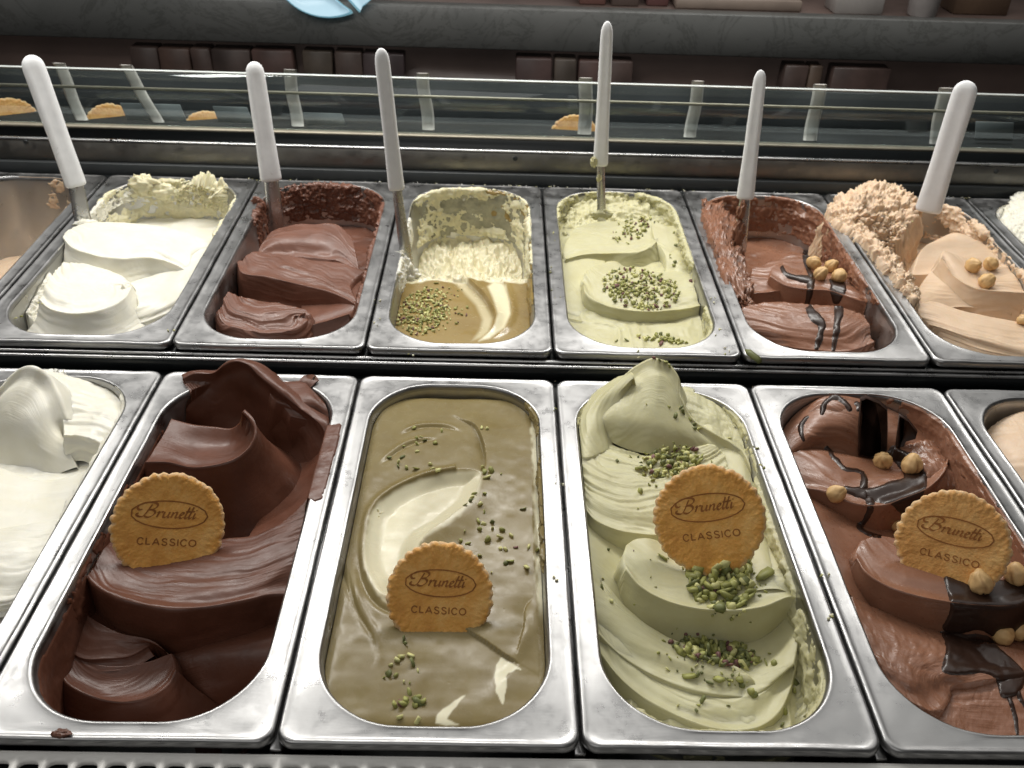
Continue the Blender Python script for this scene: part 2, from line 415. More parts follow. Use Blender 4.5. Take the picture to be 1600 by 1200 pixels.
def make_pan(row, xs, label, group):
    p = Pan(); p.row = row
    x0, x1 = xs; p.x0, p.x1 = x0+0.9, x1-0.9
    p.y0, p.y1 = (0.0, 360.0) if row == 1 else (ROW2_Y, ROW2_Y+360.0)
    p.cx, p.cy = (p.x0+p.x1)/2, (p.y0+p.y1)/2
    p.hw, p.hl = (p.x1-p.x0)/2, 180.0
    sd = int(abs(p.cx))+row*1000
    prof = [(1.2,-7.0,8),(0.3,-6.4,9),(0.0,-5,9),(0.0,-2.4,9),(0.35,-1.0,9),(1.1,-0.2,9),(2.1,0.0,9)]
    loops = []
    for e, z, r in prof:
        L = rrect(p.cx, p.cy, p.hw-e, p.hl-e, r); loops.append(np.c_[L, np.full(len(L), z)])
    A = rrect(p.cx, p.cy, p.hw-3.2, p.hl-3.2, 9); B = rrect(p.cx, p.cy, p.hw-SIDE, p.hl-ENDW, RIN)
    for f, z in ((0,-0.35),(0.12,-0.65),(0.3,-0.7),(0.5,-0.6),(0.7,-0.5),(0.85,-0.4),(0.95,-0.25),(1.0,-0.1)):
        L = A*(1-f)+B*f; loops.append(np.c_[L, np.full(len(L), z)])
    rim_loops = loops + [np.c_[rrect(p.cx, p.cy, p.hw-SIDE-e, p.hl-ENDW-e, RIN-e*0.6), np.full(len(A), z)] for e, z in ((0.7,0.05),(1.4,-0.25),(2.1,-1.1),(2.7,-2.6),(3.0,-4.6))]
    bas = [rim_loops[-1]]
    for z in (-8,-16,-26,-40,-56,-74,-92,-106):
        bas.append(np.c_[inner_loop(p, z), np.full(len(A), z)])
    for e, z in ((1.5,-112),(5,-116.5),(10,-118)):
        bas.append(np.c_[inner_loop(p, -106, e), np.full(len(A), z)])
    root = empty('gelato_pan', (p.cx, p.cy, deck(p.y0)), label, 'pan', group)
    def lift(V, amp):
        V = V.copy()
        n = fbm(V[:,0]/38, V[:,1]/38, 0, 3, sd); n2 = fbm(V[:,0]/14+50, V[:,1]/14, 0, 2, sd+5)
        V[:,2] += amp*(n*0.9+n2*0.25)
        V[:,0] += 0.25*amp*fbm(V[:,1]/30, V[:,2]/30+7, 0, 2, sd+9)
        V[:,2] += np.array([deck(max(y, p.y0)) if row == 2 else 0 for y in V[:,1]])
        return V
    V = lift(np.vstack(rim_loops), 0.8); n = len(A)
    rim = child('rim', mesh_from('rim', V, grid_faces(len(rim_loops), n, 0, True)), M['steel'], root)
    V = lift(np.vstack(bas), 0.0)
    Fb = [tuple(f) for f in grid_faces(len(bas), n, 0, True)]
    c = len(V); V = np.vstack([V, [p.cx, p.cy, V[-1,2]]])
    o = (len(bas)-1)*n
    Fb += [(o+i, o+(i+1) % n, c) for i in range(n)]
    child('basin', mesh_from('basin', V, Fb), M['basin'], root)
    p.root = root
    return p
PANS1 = {}; PANS2 = {}
G1 = 'steel gelato pans in the near row'; G2 = 'steel gelato pans in the far row'
for k, l in dict(a='steel pan of white gelato cut off by the left edge of the near row',
                 b='steel pan holding dark chocolate gelato in the near row',
                 c='steel pan holding glossy caramel coloured gelato in the near row',
                 d='steel pan holding pale green gelato with a wafer in the near row',
                 e='steel pan of milk chocolate gelato with hazelnuts and wafer in the near row',
                 f='steel pan of beige gelato cut off by the right edge of the near row').items():
    PANS1[k] = make_pan(1, R1[k], l, G1)
for k, l in dict(z='nearly empty steel pan at the far left with beige residue on its walls',
                 a='steel pan holding white gelato beside the empty one in the far row',
                 b='steel pan holding brown chocolate gelato in the far row',
                 c='steel pan of cream gelato with flat caramel sauce in the far row',
                 d='steel pan holding pale green gelato in the far row',
                 e='steel pan of milk chocolate gelato with four hazelnuts in the far row',
                 f='steel pan holding beige gelato with three hazelnuts in the far row',
                 g='steel pan of white gelato cut off by the right edge of the far row').items():
    PANS2[k] = make_pan(2, R2[k], l, G2)

# ------------------------------------------------------------------ gelato folds
class Body:
    """collects the folds of one panful of gelato into one continuous-looking mesh"""
    def __init__(s, pan): s.pan = pan; s.V = []; s.F = []; s.T = []; s.W = []; s.n = 0
    def add(s, V, Fc, T=None, W=None):
        V = np.asarray(V, float)
        s.W.append(V*np.array([1, 1, 0]) if W is None else W)
        s.V.append(V); s.F.append(np.asarray(Fc)+s.n); s.T.append(np.zeros(len(V)) if T is None else np.asarray(T, float)); s.n += len(V)
    def fold(s, rows, wall=((0.8,-1.0),(2.5,-6),(6,-20),(10,-40),(14,-65)), nc=130, nr=46, streak=0.5, sfreq=16.0, rough=0.0, rlen=9.0,
             lip=0.6, dish=2.2, seed=0, side=((0.8,-1.5),(3,-10),(7,-30),(12,-60)), back=((2,-4),(6,-20),(9,-45)), wave=0.5, tint=None, wtight=1.0, clip=True):
        row = s.pan.row
        R = [cr([at(px, py, h, row) for px, py, h in r], nc) for r in rows]
        R = np.array(R)                                   # nrows x nc x 3
        top = np.array([cr(R[:, j], nr) if len(rows) > 2 else cr(R[:, j], nr) for j in range(nc)]).transpose(1, 0, 2)
        crest = top[-1]; prev = R[-2]
        d = np.gradient(crest[:, :2], axis=0); d /= np.linalg.norm(d, axis=1)[:, None]+1e-9
        nrm = np.c_[d[:, 1], -d[:, 0]]
        if ((nrm*(crest[:, :2]-prev[:, :2])).sum(1)).mean() < 0: nrm = -nrm
        k = np.ones(9)/9
        nrm = np.c_[np.convolve(np.pad(nrm[:,0], 4, 'edge'), k, 'valid'), np.convolve(np.pad(nrm[:,1], 4, 'edge'), k, 'valid')]
        nrm /= np.linalg.norm(nrm, axis=1)[:, None]+1e-9
        sv = np.linspace(0, 1, nc)
        wl = [np.array([0.0, 0.0])]+[np.array(w, float) for w in wall]
        wl = cr(np.array(wl), 34)[1:] if len(wall) else []
        # how the wall swells along its length
        wob = 1+0.18*fbm(sv*3.1+seed, sv*0+seed*1.7, 0, 2, seed+3)
        wrows = []
        for a, b_ in wl:
            q = crest.copy(); q[:, :2] += nrm*(a*wob)[:, None]; q[:, 2] += b_; wrows.append(q)
        G = np.vstack([top, np.array(wrows)]) if len(wall) else top
        nt_ = len(top)
        # relief: drag lines that run along the stroke, then finer unevenness
        du = np.gradient(G, axis=1); dv = np.gradient(G, axis=0)
        N = np.cross(du, dv); N /= np.linalg.norm(N, axis=2)[..., None]+1e-9
        if N[:nt_, :, 2].mean() < 0: N = -N
        rr = np.arange(len(G))[:, None]/nt_
        dist = np.cumsum(np.r_[np.zeros((1, nc)), np.linalg.norm(np.diff(G, axis=0), axis=2)], 0)
        dist = dist[nt_-1][None]-dist                      # mm behind the crest
        L = np.cumsum(np.r_[0, np.linalg.norm(np.diff(crest, axis=0), axis=1)])[None]
        warp = 2.2*fbm(L/40+seed, dist/40, 0, 2, seed+11)
        st = ridged((dist/sfreq*2.2+warp), L/130+0*dist, seed*0.37, 3, seed)
        st2 = fbm(dist/2.2+warp*4, L/60+0*dist, 0, 2, seed+40)
        mod = 0.35+0.65*sstep(-0.3, 0.5, fbm(L/55, dist/28, 3.3, 2, seed+21))
        disp = streak*(st-0.45)*mod + 0.22*streak*st2*mod
        disp += wave*1.3*fbm(G[...,0]/26, G[...,1]/26, G[...,2]/26, 2, seed+31)
        if dish and len(wall): disp -= dish*np.exp(-((dist-9)/6.5)**2)*(dist > 0)*(0.5+0.5*sstep(-0.4, 0.4, fbm(L/50, L*0, seed*1.3, 2, seed+77)))
        if lip: disp += lip*np.exp(-(dist/2.2)**2)*(dist > -0.01)
        rise = np.exp(-(dist/11)**2)*1.3
        disp += rise*fbm(L/26, L*0, seed*2.1, 2, seed+88)
        G = G+N*disp[..., None]
        FL = np.stack([np.broadcast_to(L, dist.shape), dist+warp*1.5, np.full(dist.shape, seed*31.7)], -1)
        # skirts on the sides and at the back so that the fold goes down into the mass
        def ext(edge, inner, prof, n=7):
            o = edge-inner; o[:, 2] = 0; o /= np.linalg.norm(o, axis=1)[:, None]+1e-9
            pr = cr(np.array([(0, 0)]+list(prof), float), n)[1:]
            return [edge+o*a+np.array([0, 0, b_]) for a, b_ in pr]
        if side:
            Ls = ext(G[:, 0], G[:, 4], side); Rs = ext(G[:, -1], G[:, -5], side)
            FL = np.concatenate([np.repeat(FL[:, :1], len(Ls), 1), FL, np.repeat(FL[:, -1:], len(Rs), 1)], 1)
            G = np.concatenate([np.array(Ls[::-1]).transpose(1, 0, 2), G, np.array(Rs).transpose(1, 0, 2)], 1)
        if back:
            Bs = ext(G[0], G[3], back); G = np.concatenate([np.array(Bs[::-1]), G], 0); FL = np.concatenate([np.repeat(FL[:1], len(Bs), 0), FL], 0)
        if rough:
            du = np.gradient(G, axis=1); dv = np.gradient(G, axis=0)
            N = np.cross(du, dv); N /= np.linalg.norm(N, axis=2)[..., None]+1e-9
            if N[..., 2].mean() < 0: N = -N
            X, Y, Z = [G[..., k]/rlen+0.35*fbm(G[..., (k+1) % 3]/rlen*1.3, G[..., k]/rlen, k*3.1, 2, seed+70+k) for k in range(3)]
            bil = 0
            for i, g_ in enumerate((1.0, 0.55, 0.32, 0.18)):
                bil = bil+g_*(np.abs(vnoise(X*2.1**i+i*5.7, Y*2.1**i, Z*2.1**i, seed+61+i))*2.4-0.7)
            G = G+N*(rough*bil*0.75)[..., None]
        a, b_ = G.shape[:2]
        V = G.reshape(-1, 3)
        if clip: V = s.confine(V)
        s.add(V, grid_faces(a, b_), None if tint is None else tint(V), FL.reshape(-1, 3))
        return s
    def confine(s, V, slack=0.6):
        """keep what is below the rim inside the basin"""
        p = s.pan; V = V.copy()
        z = V[:, 2]-np.array([deck(max(y, p.y0)) if p.row == 2 else 0 for y in V[:, 1]])
        e = 3.0+np.maximum(0, -z)*0.055+slack
        hw, hl, r = p.hw-SIDE-e, p.hl-ENDW-e, RIN-e*0.6
        qx, qy = V[:, 0]-p.cx, V[:, 1]-p.cy
        ax, ay = np.abs(qx)-(hw-r), np.abs(qy)-(hl-r)
        outx, outy = np.maximum(ax, 0), np.maximum(ay, 0)
        Ln = np.hypot(outx, outy)
        sd = Ln+np.minimum(np.maximum(ax, ay), 0)-r
        m = (sd > 0) & (z < 1.5)
        over = (sd > 0) & (z >= 1.5)
        nx = np.where(Ln > 1e-6, outx/np.maximum(Ln, 1e-6), (ax > ay)*1.0)*np.sign(qx)
        ny = np.where(Ln > 1e-6, outy/np.maximum(Ln, 1e-6), (ay >= ax)*1.0)*np.sign(qy)
        V[:, 0] -= np.where(m, nx*sd, 0); V[:, 1] -= np.where(m, ny*sd, 0)
        return V
    def floor(s, z, amp=2.0, wl=30.0, n=(110, 220), seed=0, shape=None, tint=None, streak=0.0, rough=0.0, rlen=8):
        """level filling of the basin; shape(x, y) adds modelled height"""
        p = s.pan
        xs = np.linspace(p.x0+8, p.x1-8, n[0]); ys = np.linspace(p.y0+6, p.y1-6, n[1])
        X, Y = np.meshgrid(xs, ys)
        Z = z+amp*fbm(X/wl, Y/wl, 0, 4, seed)
        if streak: Z = Z+streak*ridged(X/22+fbm(X/50, Y/50, 0, 2, seed+8)*2, Y/90, 0, 3, seed+4)
        if rough: Z = Z+rough*(ridged(X/rlen, Y/rlen, 0, 4, seed+5)-0.4)
        if shape is not None: Z = Z+shape(X, Y)
        V = np.stack([X, Y, Z+(np.vectorize(deck)(Y) if p.row == 2 else 0)], -1).reshape(-1, 3)
        V = s.confine(V, 0.3)
        s.add(V, grid_faces(n[1], n[0]), None if tint is None else tint(V))
        return s
    def build(s, mat, label, cat='gelato'):
        V = np.vstack(s.V); Fc = np.vstack(s.F); T = np.concatenate(s.T)
        me = mesh_from('gelato', V, Fc)
        a = me.attributes.new('tint', 'FLOAT', 'POINT'); a.data.foreach_set('value', T.astype(np.float32))
        a = me.attributes.new('flow', 'FLOAT_VECTOR', 'POINT'); a.data.foreach_set('vector', np.vstack(s.W).astype(np.float32).ravel())
        s.obj = link('gelato', me, mat); tag(s.obj, label, cat)
        s.bvh = BVHTree.FromPolygons([tuple(v) for v in V], [tuple(f) for f in Fc.tolist()])
        return s
    def hit(s, px, py):
        d = Vector(ray(px, py)).normalized()
        h = s.bvh.ray_cast(Vector(CAM), d)
        if h[0] is None: return None, None
        n = h[1]
        if n.dot(d) > 0: n = -n
        return h[0], n

def smear(body, s0, s1, z0, z1, amp, thr, mat, seed, wl=9.0, ns=260, nz=60, name='smear', fade=0.12, over=0.0, stretch=1.0):
    """gelato scraped and left clinging to the wall of the basin; s runs round the opening from the near right corner"""
    p = body.pan
    zs = np.linspace(z0, min(z1, 0), nz)
    loops = np.array([np.c_[inner_loop(p, z), np.full(len(inner_loop(p, z)), z)] for z in zs])
    nL = loops.shape[1]
    closed = np.concatenate([loops, loops[:, :1]], 1)
    seg = np.r_[0, np.cumsum(np.linalg.norm(np.diff(closed[-1], axis=0), axis=1))]; tot = seg[-1]
    sv = np.linspace(s0, s1, ns) % 1.0
    P = np.array([[np.interp(sv*tot, seg, closed[i, :, k]) for k in range(3)] for i in range(nz)]).transpose(0, 2, 1)
    C = np.array([p.cx, p.cy])
    d = np.gradient(P[-1][:, :2], axis=0); d /= np.linalg.norm(d, axis=1)[:, None]+1e-9
    nin = np.c_[-d[:, 1], d[:, 0]]
    if ((C-P[-1][:, :2])*nin).sum() < 0: nin = -nin
    Nn = np.broadcast_to(np.c_[nin, np.zeros(ns)][None], P.shape).copy()
    if over > 0:
        ex = []; en = []
        for a in np.arange(0.7, over, 0.7):
            up = min(1.0, 0.4+a/4)
            q = P[-1].copy(); q[:, :2] -= nin*(a); q[:, 2] = 0.0; ex.append(q)
            en.append(np.c_[nin*(1-up), np.full(ns, up)])
        P = np.concatenate([P, np.array(ex)], 0); Nn = np.concatenate([Nn, np.array(en)], 0)
    X, Y, Z = P[..., 0]/wl, P[..., 1]/wl, P[..., 2]/wl*stretch
    th = ridged(X, Y, Z, 3, seed)*0.6+fbm(X*0.35, Y*0.35, Z*0.5, 2, seed+9)*0.9+0.35*fbm(X*3, Y*3, Z*3, 3, seed+5)
    u = np.linspace(0, 1, ns)[None]; w = np.linspace(0, 1, P.shape[0])[:, None]
    mask = sstep(0, fade, u)*sstep(0, fade, 1-u)*sstep(0, 0.08, w)*sstep(0, 0.06, 1-w)
    t = th-thr-(1-mask)*1.5
    th = np.where(t > 0, amp*(t**0.7)*(0.5+0.5*t)+0.25, -1.2)
    V = P+Nn*th[..., None]
    V = V.reshape(-1, 3)
    if p.row == 2: V[:, 2] += np.array([deck(max(y, p.y0)) for y in V[:, 1]])
    o = link(name, mesh_from(name, V, grid_faces(P.shape[0], ns)), mat, body.obj)
    return o

def sheet(body, poly, mat, name, label=None, cat=None, thick=1.2, edge=5.0, step=2.0, rough=0.3, seed=0, jump=7.0, smooth_px=0, parent=None, pull=0.0):
    """a layer poured on the gelato: follows the surface under a traced outline, rounded towards its rim"""
    P = cr(np.array(list(poly)+[poly[0]], float), 160) if smooth_px else np.array(poly, float)
    x0, y0 = P.min(0)-step*2; x1, y1 = P.max(0)+step*2
    xs = np.arange(x0, x1+step, step); ys = np.arange(y0, y1+step, step)
    X, Y = np.meshgrid(xs, ys)
    X2 = X+2.0*fbm(X/14, Y/14, 0, 2, seed); Y2 = Y+2.0*fbm(X/14, Y/14, 5, 2, seed+1)
    ins = in_poly(X2, Y2, P); D, _, _ = seg_dist(X2, Y2, P, closed=True)
    D = np.where(ins, D, -D)
    keep = D > -step*1.6
    idx = -np.ones(X.shape, int); V = []
    for i in range(X.shape[0]):
        for j in range(X.shape[1]):
            if keep[i, j]:
                loc, n = body.hit(X[i, j], Y[i, j])
                if loc is None: continue
                dd = min(max(D[i, j]/edge, -0.5), 1.0)
                t = thick*(math.sqrt(max(0, 1-(1-max(dd, 0))**2))) if dd > 0 else -0.5
                t += rough*0.4*float(vnoise(X[i,j]/7, Y[i,j]/7, 0, seed+3)) if dd > 0.3 else 0
                q = loc+n*t
                idx[i, j] = len(V); V.append(tuple(q))
    if not V: return None
    V = np.array(V); Fc = []
    for i in range(X.shape[0]-1):
        for j in range(X.shape[1]-1):
            f = (idx[i, j], idx[i, j+1], idx[i+1, j+1], idx[i+1, j])
            if min(f) < 0: continue
            q = V[list(f)]
            if max(np.linalg.norm(q[0]-q[2]), np.linalg.norm(q[1]-q[3])) > jump: continue
            Fc.append(f)
    if not Fc: return None
    Fc = np.array(Fc)
    E = np.vstack([Fc[:, [0,1]], Fc[:, [1,2]], Fc[:, [2,3]], Fc[:, [3,0]]])
    for it in range(5):                                  # even out the poured surface
        acc = np.zeros_like(V); cn = np.zeros(len(V))
        np.add.at(acc, E[:, 0], V[E[:, 1]]); np.add.at(cn, E[:, 0], 1)
        np.add.at(acc, E[:, 1], V[E[:, 0]]); np.add.at(cn, E[:, 1], 1)
        m = cn > 6.5                                      # inner vertices only
        V[m] = 0.4*V[m]+0.6*acc[m]/cn[m][:, None]
    comp = np.arange(len(V))
    while True:
        lo = np.minimum(comp[E[:, 0]], comp[E[:, 1]]); old = comp.copy()
        np.minimum.at(comp, E[:, 0], lo); np.minimum.at(comp, E[:, 1], lo)
        comp = comp[comp]
        if (comp == old).all(): break
    fc = comp[Fc[:, 0]]; first = None
    ids, cnts = np.unique(fc, return_counts=True)
    for c in ids[np.argsort(-cnts)]:
        F1 = Fc[fc == c]
        if len(F1) < 14: continue
        us, inv = np.unique(F1, return_inverse=True)
        o = link(name if first is None else 'drizzle', mesh_from(name, V[us], inv.reshape(F1.shape)), mat, parent if first is None or parent is not None else first)
        if first is None:
            first = o
            if label: tag(o, label, cat)
    return first
def strip(poly, w):
    """outline of a band of width w (or list of widths) round a traced line, in pixels"""
    C = cr(np.array(poly, float), 40); d = np.gradient(C, axis=0); d /= np.linalg.norm(d, axis=1)[:, None]+1e-9
    n = np.c_[-d[:, 1], d[:, 0]]
    W = np.interp(np.linspace(0, 1, 40), np.linspace(0, 1, len(np.atleast_1d(w))), np.atleast_1d(w))[:, None]/2
    return np.vstack([C+n*W, (C-n*W)[::-1]]).tolist()

BASES = {}
# ---------------------------------------------------------------- near row, dark chocolate
b1 = Body(PANS1['b'])
b1.floor(-92, 3, 34, seed=3)
# slope in the near right of the basin
b1.fold([[(240,975,-66),(340,975,-60),(455,955,-44)], [(255,1030,-54),(345,1014,-44),(440,1000,-38)], [(255,1085,-70),(345,1070,-60),(425,1055,-54)], [(190,1130,-92),(300,1135,-88),(400,1110,-80)]],
        wall=(), streak=0.5, seed=5, wave=0.8)
# rear lobe: face below the tall crest
b1.fold([[(300,672,-38),(352,690,-46),(400,712,-52),(450,735,-52),(508,750,-44)], [(290,640,-14),(335,640,-20),(385,650,-24),(440,690,-34),(500,722,-34)],
         [(284,592,6),(300,585,9),(333,583,13),(350,571,21),(368,565,27),(386,570,26),(403,586,20),(440,614,10),(470,640,2),(500,664,-6),(511,688,-14)]],
        wall=((1.2,1.0),(4,1),(9,-1),(16,-6),(26,-18)), streak=0.45, sfreq=26, seed=11, lip=0.3, wave=1.6, nr=60, back=())
# slab behind the crest on the right
b1.fold([[(395,590,2),(430,588,0),(470,587,1),(492,586,4),(503,600,0)], [(410,600,4),(450,602,3),(482,604,3),(500,618,-2),(520,632,-4)], [(430,625,4),(462,634,1),(488,626,2),(508,640,-4),(527,652,-8)], [(455,650,-6),(480,656,-8),(500,664,-12),(524,676,-16)]],
        wall=((1,-2),(3,-10),(6,-30)), streak=0.5, seed=12, wave=1.5)
# hollow and the skin climbing the right wall
b1.fold([[(440,690,-46),(480,690,-40),(515,690,-22)], [(420,740,-50),(470,735,-40),(520,728,-6)], [(410,800,-44),(470,780,-26),(518,760,0)], [(380,850,-30),(450,825,-16),(508,790,1)]],
        wall=((2,-4),(5,-20)), streak=0.4, seed=14, wave=0.6, lip=0)
# cup shaped lobe in the middle
b1.fold([[(268,655,-2),(300,663,-3),(335,667,-3),(360,669,-2),(372,662,4),(379,645,18)], [(252,685,-4),(290,697,-8),(330,699,-10),(360,696,-9),(380,684,-2),(389,655,15)],
         [(226,722,-4),(262,722,-1),(300,730,-1),(335,727,2),(368,717,5),(390,698,9),(399,676,14),(394,657,18),(380,642,21)]],
        wall=((0.8,-2),(5,-14),(12,-30),(22,-46),(34,-62)), streak=0.35, sfreq=24, seed=15, lip=0.8, wave=0.6, side=((0.8,-1.5),(4,-14),(9,-40),(14,-70)))
# broad lobe carrying the wafer
b1.fold([[(150,822,-12),(190,838,-20),(260,846,-24),(350,842,-22),(400,835,-17),(445,811,-9),(480,780,-3),(512,742,1)], [(138,846,-9),(185,868,-15),(260,878,-19),(340,872,-19),(400,862,-15),(445,836,-10),(478,806,-6),(503,775,-3)],
         [(131,862,-8),(155,895,-12),(220,915,-16),(300,918,-17),(370,908,-16),(420,892,-14),(455,872,-12),(485,842,-10)],
         [(129,874,-9),(140,904,-11),(172,928,-12),(222,944,-13),(270,951,-13),(322,948,-14),(380,938,-15),(420,929,-18),(458,928,-20)]],
        wall=((0.8,-1),(2.0,-8),(3.5,-24),(6,-50),(9,-80)), streak=1.1, sfreq=12, seed=17, lip=0.9, wave=0.8, nr=70)
# left shoulder below it
b1.fold([[(120,900,-24),(150,920,-34),(200,945,-44)], [(124,935,-30),(150,955,-36),(210,985,-46)], [(127,962,-30),(165,985,-34),(240,1008,-42)]], wall=((1,-2),(4,-8),(10,-20)), streak=0.3, seed=19, wave=0.5)
# front disc with its inner fold
b1.fold([[(127,955,-30),(150,970,-31),(190,990,-32),(235,1000,-34),(262,1020,-40)], [(106,985,-33),(140,1003,-34),(185,1008,-35),(218,1006,-36),(238,1002,-37)], [(100,1005,-36),(125,1028,-37),(165,1030,-38),(205,1025,-39),(232,1010,-39)]],
        wall=((0.6,-1.0),(2,-2.5),(6,-4)), streak=0.35, dish=0, seed=21, lip=0.6, wave=0.4)
b1.fold([[(96,1000,-36),(128,1031,-39),(180,1041,-41),(230,1034,-42),(268,1020,-41)], [(93,1025,-36),(125,1056,-41),(180,1064,-45),(235,1054,-45),(272,1036,-42)],
         [(93,1040,-36),(105,1068,-38),(145,1088,-40),(190,1096,-42),(232,1088,-43),(262,1068,-43),(274,1046,-42)]],
        wall=((1.5,-1.5),(5,-7),(12,-18),(22,-30),(34,-42)), streak=0.6, seed=22, lip=0.8, wave=0.5)
b1.build(M['dark_choc'], 'dark chocolate gelato in deep glossy folds in the near row')
smear(b1, 0.66, 0.84, -60, 0, 1.6, 0.12, M['dark_choc'], 5, 16)
smear(b1, 0.24, 0.37, -30, 0, 0.9, -0.55, M['dark_choc'], 6, 22, over=13)
smear(b1, 0.02, 0.22, -60, -2, 1.2, 0.1, M['dark_choc'], 7, 22)

smear(b1, 0.76, 1.12, -95, -4, 0.9, -0.55, M['dark_choc'], 8, 26)
smear(b1, 0.58, 0.78, -95, -6, 0.9, -0.10, M['dark_choc'], 9, 26)
# ---------------------------------------------------------------- near row, caramel
b2 = Body(PANS1['c'])
CREAM = [(712,737),(680,743),(650,752),(610,772),(582,798),(570,840),(570,885),(582,915),(600,938),(640,938),(650,880),(660,846),(700,818),(738,785),(753,745),(748,737)]
CREAM2 = [(782,1027),(800,1036),(816,1046),(800,1048),(792,1056),(790,1080),(785,1100),(777,1085),(773,1060),(776,1040)]
CREAM3 = [(680,1130),(684,1115),(700,1102),(727,1086),(708,1110),(700,1124),(716,1132),(700,1134)]
def w2(pts, h=-11): return np.array([at(x, y, h, 1)[:2] for x, y in pts])
cr_main = cr(w2(CREAM+CREAM[:1], -12), 160)
g_right = cr(w2([(700,648),(722,660),(740,668),(752,690),(758,715),(757,738),(750,755),(738,785),(700,818),(662,846),(650,880)]), 80)
g_diag = cr(w2([(690,962),(716,985),(740,1000),(765,1016),(785,1030),(812,1046)], -14), 60)
g_r2 = cr(w2([(836,940),(822,955),(818,985),(812,1010),(805,1040)], -13), 40)
g_l = [cr(w2(q, -12), 40) for q in ([(545,865),(548,910),(560,960),(582,1000),(588,1030),(578,1055)], [(560,860),(566,910),(585,945),(612,962),(660,965)], [(528,850),(538,900),(550,945),(560,980)], [(620,688),(650,675),(690,672),(725,680)], [(590,735),(640,700),(690,690)], [(835,800),(842,850),(838,900)])]
bulge = w2([(730,700)], -10)[0]
def shape2(X, Y):
    Z = np.zeros_like(X)
    inside = in_poly(X, Y, cr_main); D, par, _ = seg_dist(X, Y, cr_main)
    Z += np.where(inside, -6.5*sstep(0, 14, D), 0)
    Z += 2.2*np.exp(-((D-0.5)/2.5)**2)*(par < 0.5)
    D, par, side = seg_dist(X, Y, g_right)
    Z += np.where(side < 0, -3.5*np.exp(-(D/9)**2), 3.8*np.exp(-(D/16)**2))*sstep(0, .3, par)*sstep(0, .2, 1-par)
    D, par, side = seg_dist(X, Y, g_diag)
    Z += np.where(side > 0, 0.9*np.exp(-(D/18)**2), -1.5*np.exp(-(D/18)**2))*sstep(0, .5, par)*sstep(-0.02, .12, 1-par)
    D, par, side = seg_dist(X, Y, g_r2)
    Z += np.where(side > 0, 1.6*np.exp(-((D-3)/5)**2), -1.2*np.exp(-(D/7)**2))*sstep(0, .4, par)*sstep(0, .4, 1-par)
    for i, q in enumerate(g_l):
        D, par, side = seg_dist(X, Y, q)
        Z += (1.1*np.exp(-((D-2.5)/3)**2)*(side > 0)-0.9*np.exp(-(D/2.2)**2))*sstep(0, .35, par)*sstep(0, .35, 1-par)
    p = PANS1['c']
    e = np.minimum(np.minimum(X-p.x0, p.x1-X), np.minimum(Y-p.y0, p.y1-Y))-14
    Z += -3.0*np.exp(-(np.maximum(e, 0)/5)**2)
    return Z
def tint2(V):
    x, y = to_px(V)
    xx = x+1.5*vnoise(x/8, y/8, 0, 4); yy = y+1.5*vnoise(x/8, y/8, 3, 5)
    t = np.zeros(len(V))
    for P_, w in ((CREAM, 4), (CREAM2, 1.0), (CREAM3, 1.5)):
        Pc = cr(np.array(P_+P_[:1], float), 120)
        ins = in_poly(xx, yy, Pc); D, _, _ = seg_dist(xx, yy, Pc)
        D = np.where(ins, D, -D)
        t = np.maximum(t, sstep(-w, w, D))
    # shade inside the scoop hollow, put into the tint as less cream
    hollow = sstep(610, 640, x+0.4*(y-850))*sstep(1040, 930, y)
    t = t*(1-0.28*hollow*(y < 950))
    # cream showing along the right wall
    p = PANS1['c']
    edge = p.x1-V[:, 0]
    t = np.maximum(t, sstep(21.5, 18.5, edge+2.0*fbm(V[:,1]/9, V[:,0]/4, 0, 3, 8))*sstep(95, 120, V[:,1])*sstep(330, 300, V[:,1]))
    return t
b2.floor(-8.5, 1.6, 58, n=(230, 460), seed=23, shape=shape2, tint=tint2, streak=0.0)
b2.build(M['caramel'], 'glossy caramel coloured gelato with a cream scoop mark in the near row')
smear(b2, 0.16, 0.42, -14, 0, 2.6, -0.05, M['caramel'], 9, 10)

# ---------------------------------------------------------------- near row, pistachio
b3 = Body(PANS1['d'])
b3.floor(-42, 3, 26, seed=33, streak=3.5, n=(150, 260))
# mass behind on the right
b3.fold([[(1030,596,0),(1080,598,1),(1120,612,-2),(1150,650,-6)], [(1045,625,3),(1085,628,3),(1130,645,-2),(1165,690,-8)], [(1060,655,0),(1095,668,-2),(1140,690,-5),(1180,730,-14)]], wall=((2,-4),(6,-14),(12,-30)), streak=1.0, seed=34, wave=2.0, rough=0.7, rlen=14)
# left band climbing to the peak
b3.fold([[(982,580,22),(945,600,6),(915,622,-2),(898,655,-8),(895,700,-12)], [(988,583,30),(955,604,18),(930,628,8),(918,670,2),(915,715,-4)], [(990,592,28),(962,615,18),(945,640,8),(938,672,0),(945,705,-8)], [(988,605,18),(965,640,8),(955,670,-4),(960,700,-14)]],
        wall=((1,-2),(4,-12)), streak=0.9, seed=35, wave=0.6, lip=0.2)
# tall rear lobe
b3.fold([[(940,682,-8),(975,700,-13),(1015,710,-14),(1060,714,-15),(1105,714,-16),(1145,725,-20),(1178,765,-25)], [(938,655,2),(972,655,6),(1015,655,8),(1058,668,3),(1098,688,-6),(1135,706,-12),(1172,745,-18)],
         [(940,632,7),(960,602,17),(985,578,25),(1003,567,29),(1018,561,33),(1028,562,34),(1042,566,31),(1058,590,22),(1063,624,11),(1086,660,1),(1122,682,-4),(1158,704,-8),(1177,738,-12)]],
        wall=((1.0,0.4),(3,-2),(6,-8),(12,-20),(18,-36)), streak=0.7, sfreq=26, seed=36, lip=0.5, wave=1.2, nr=64, back=())
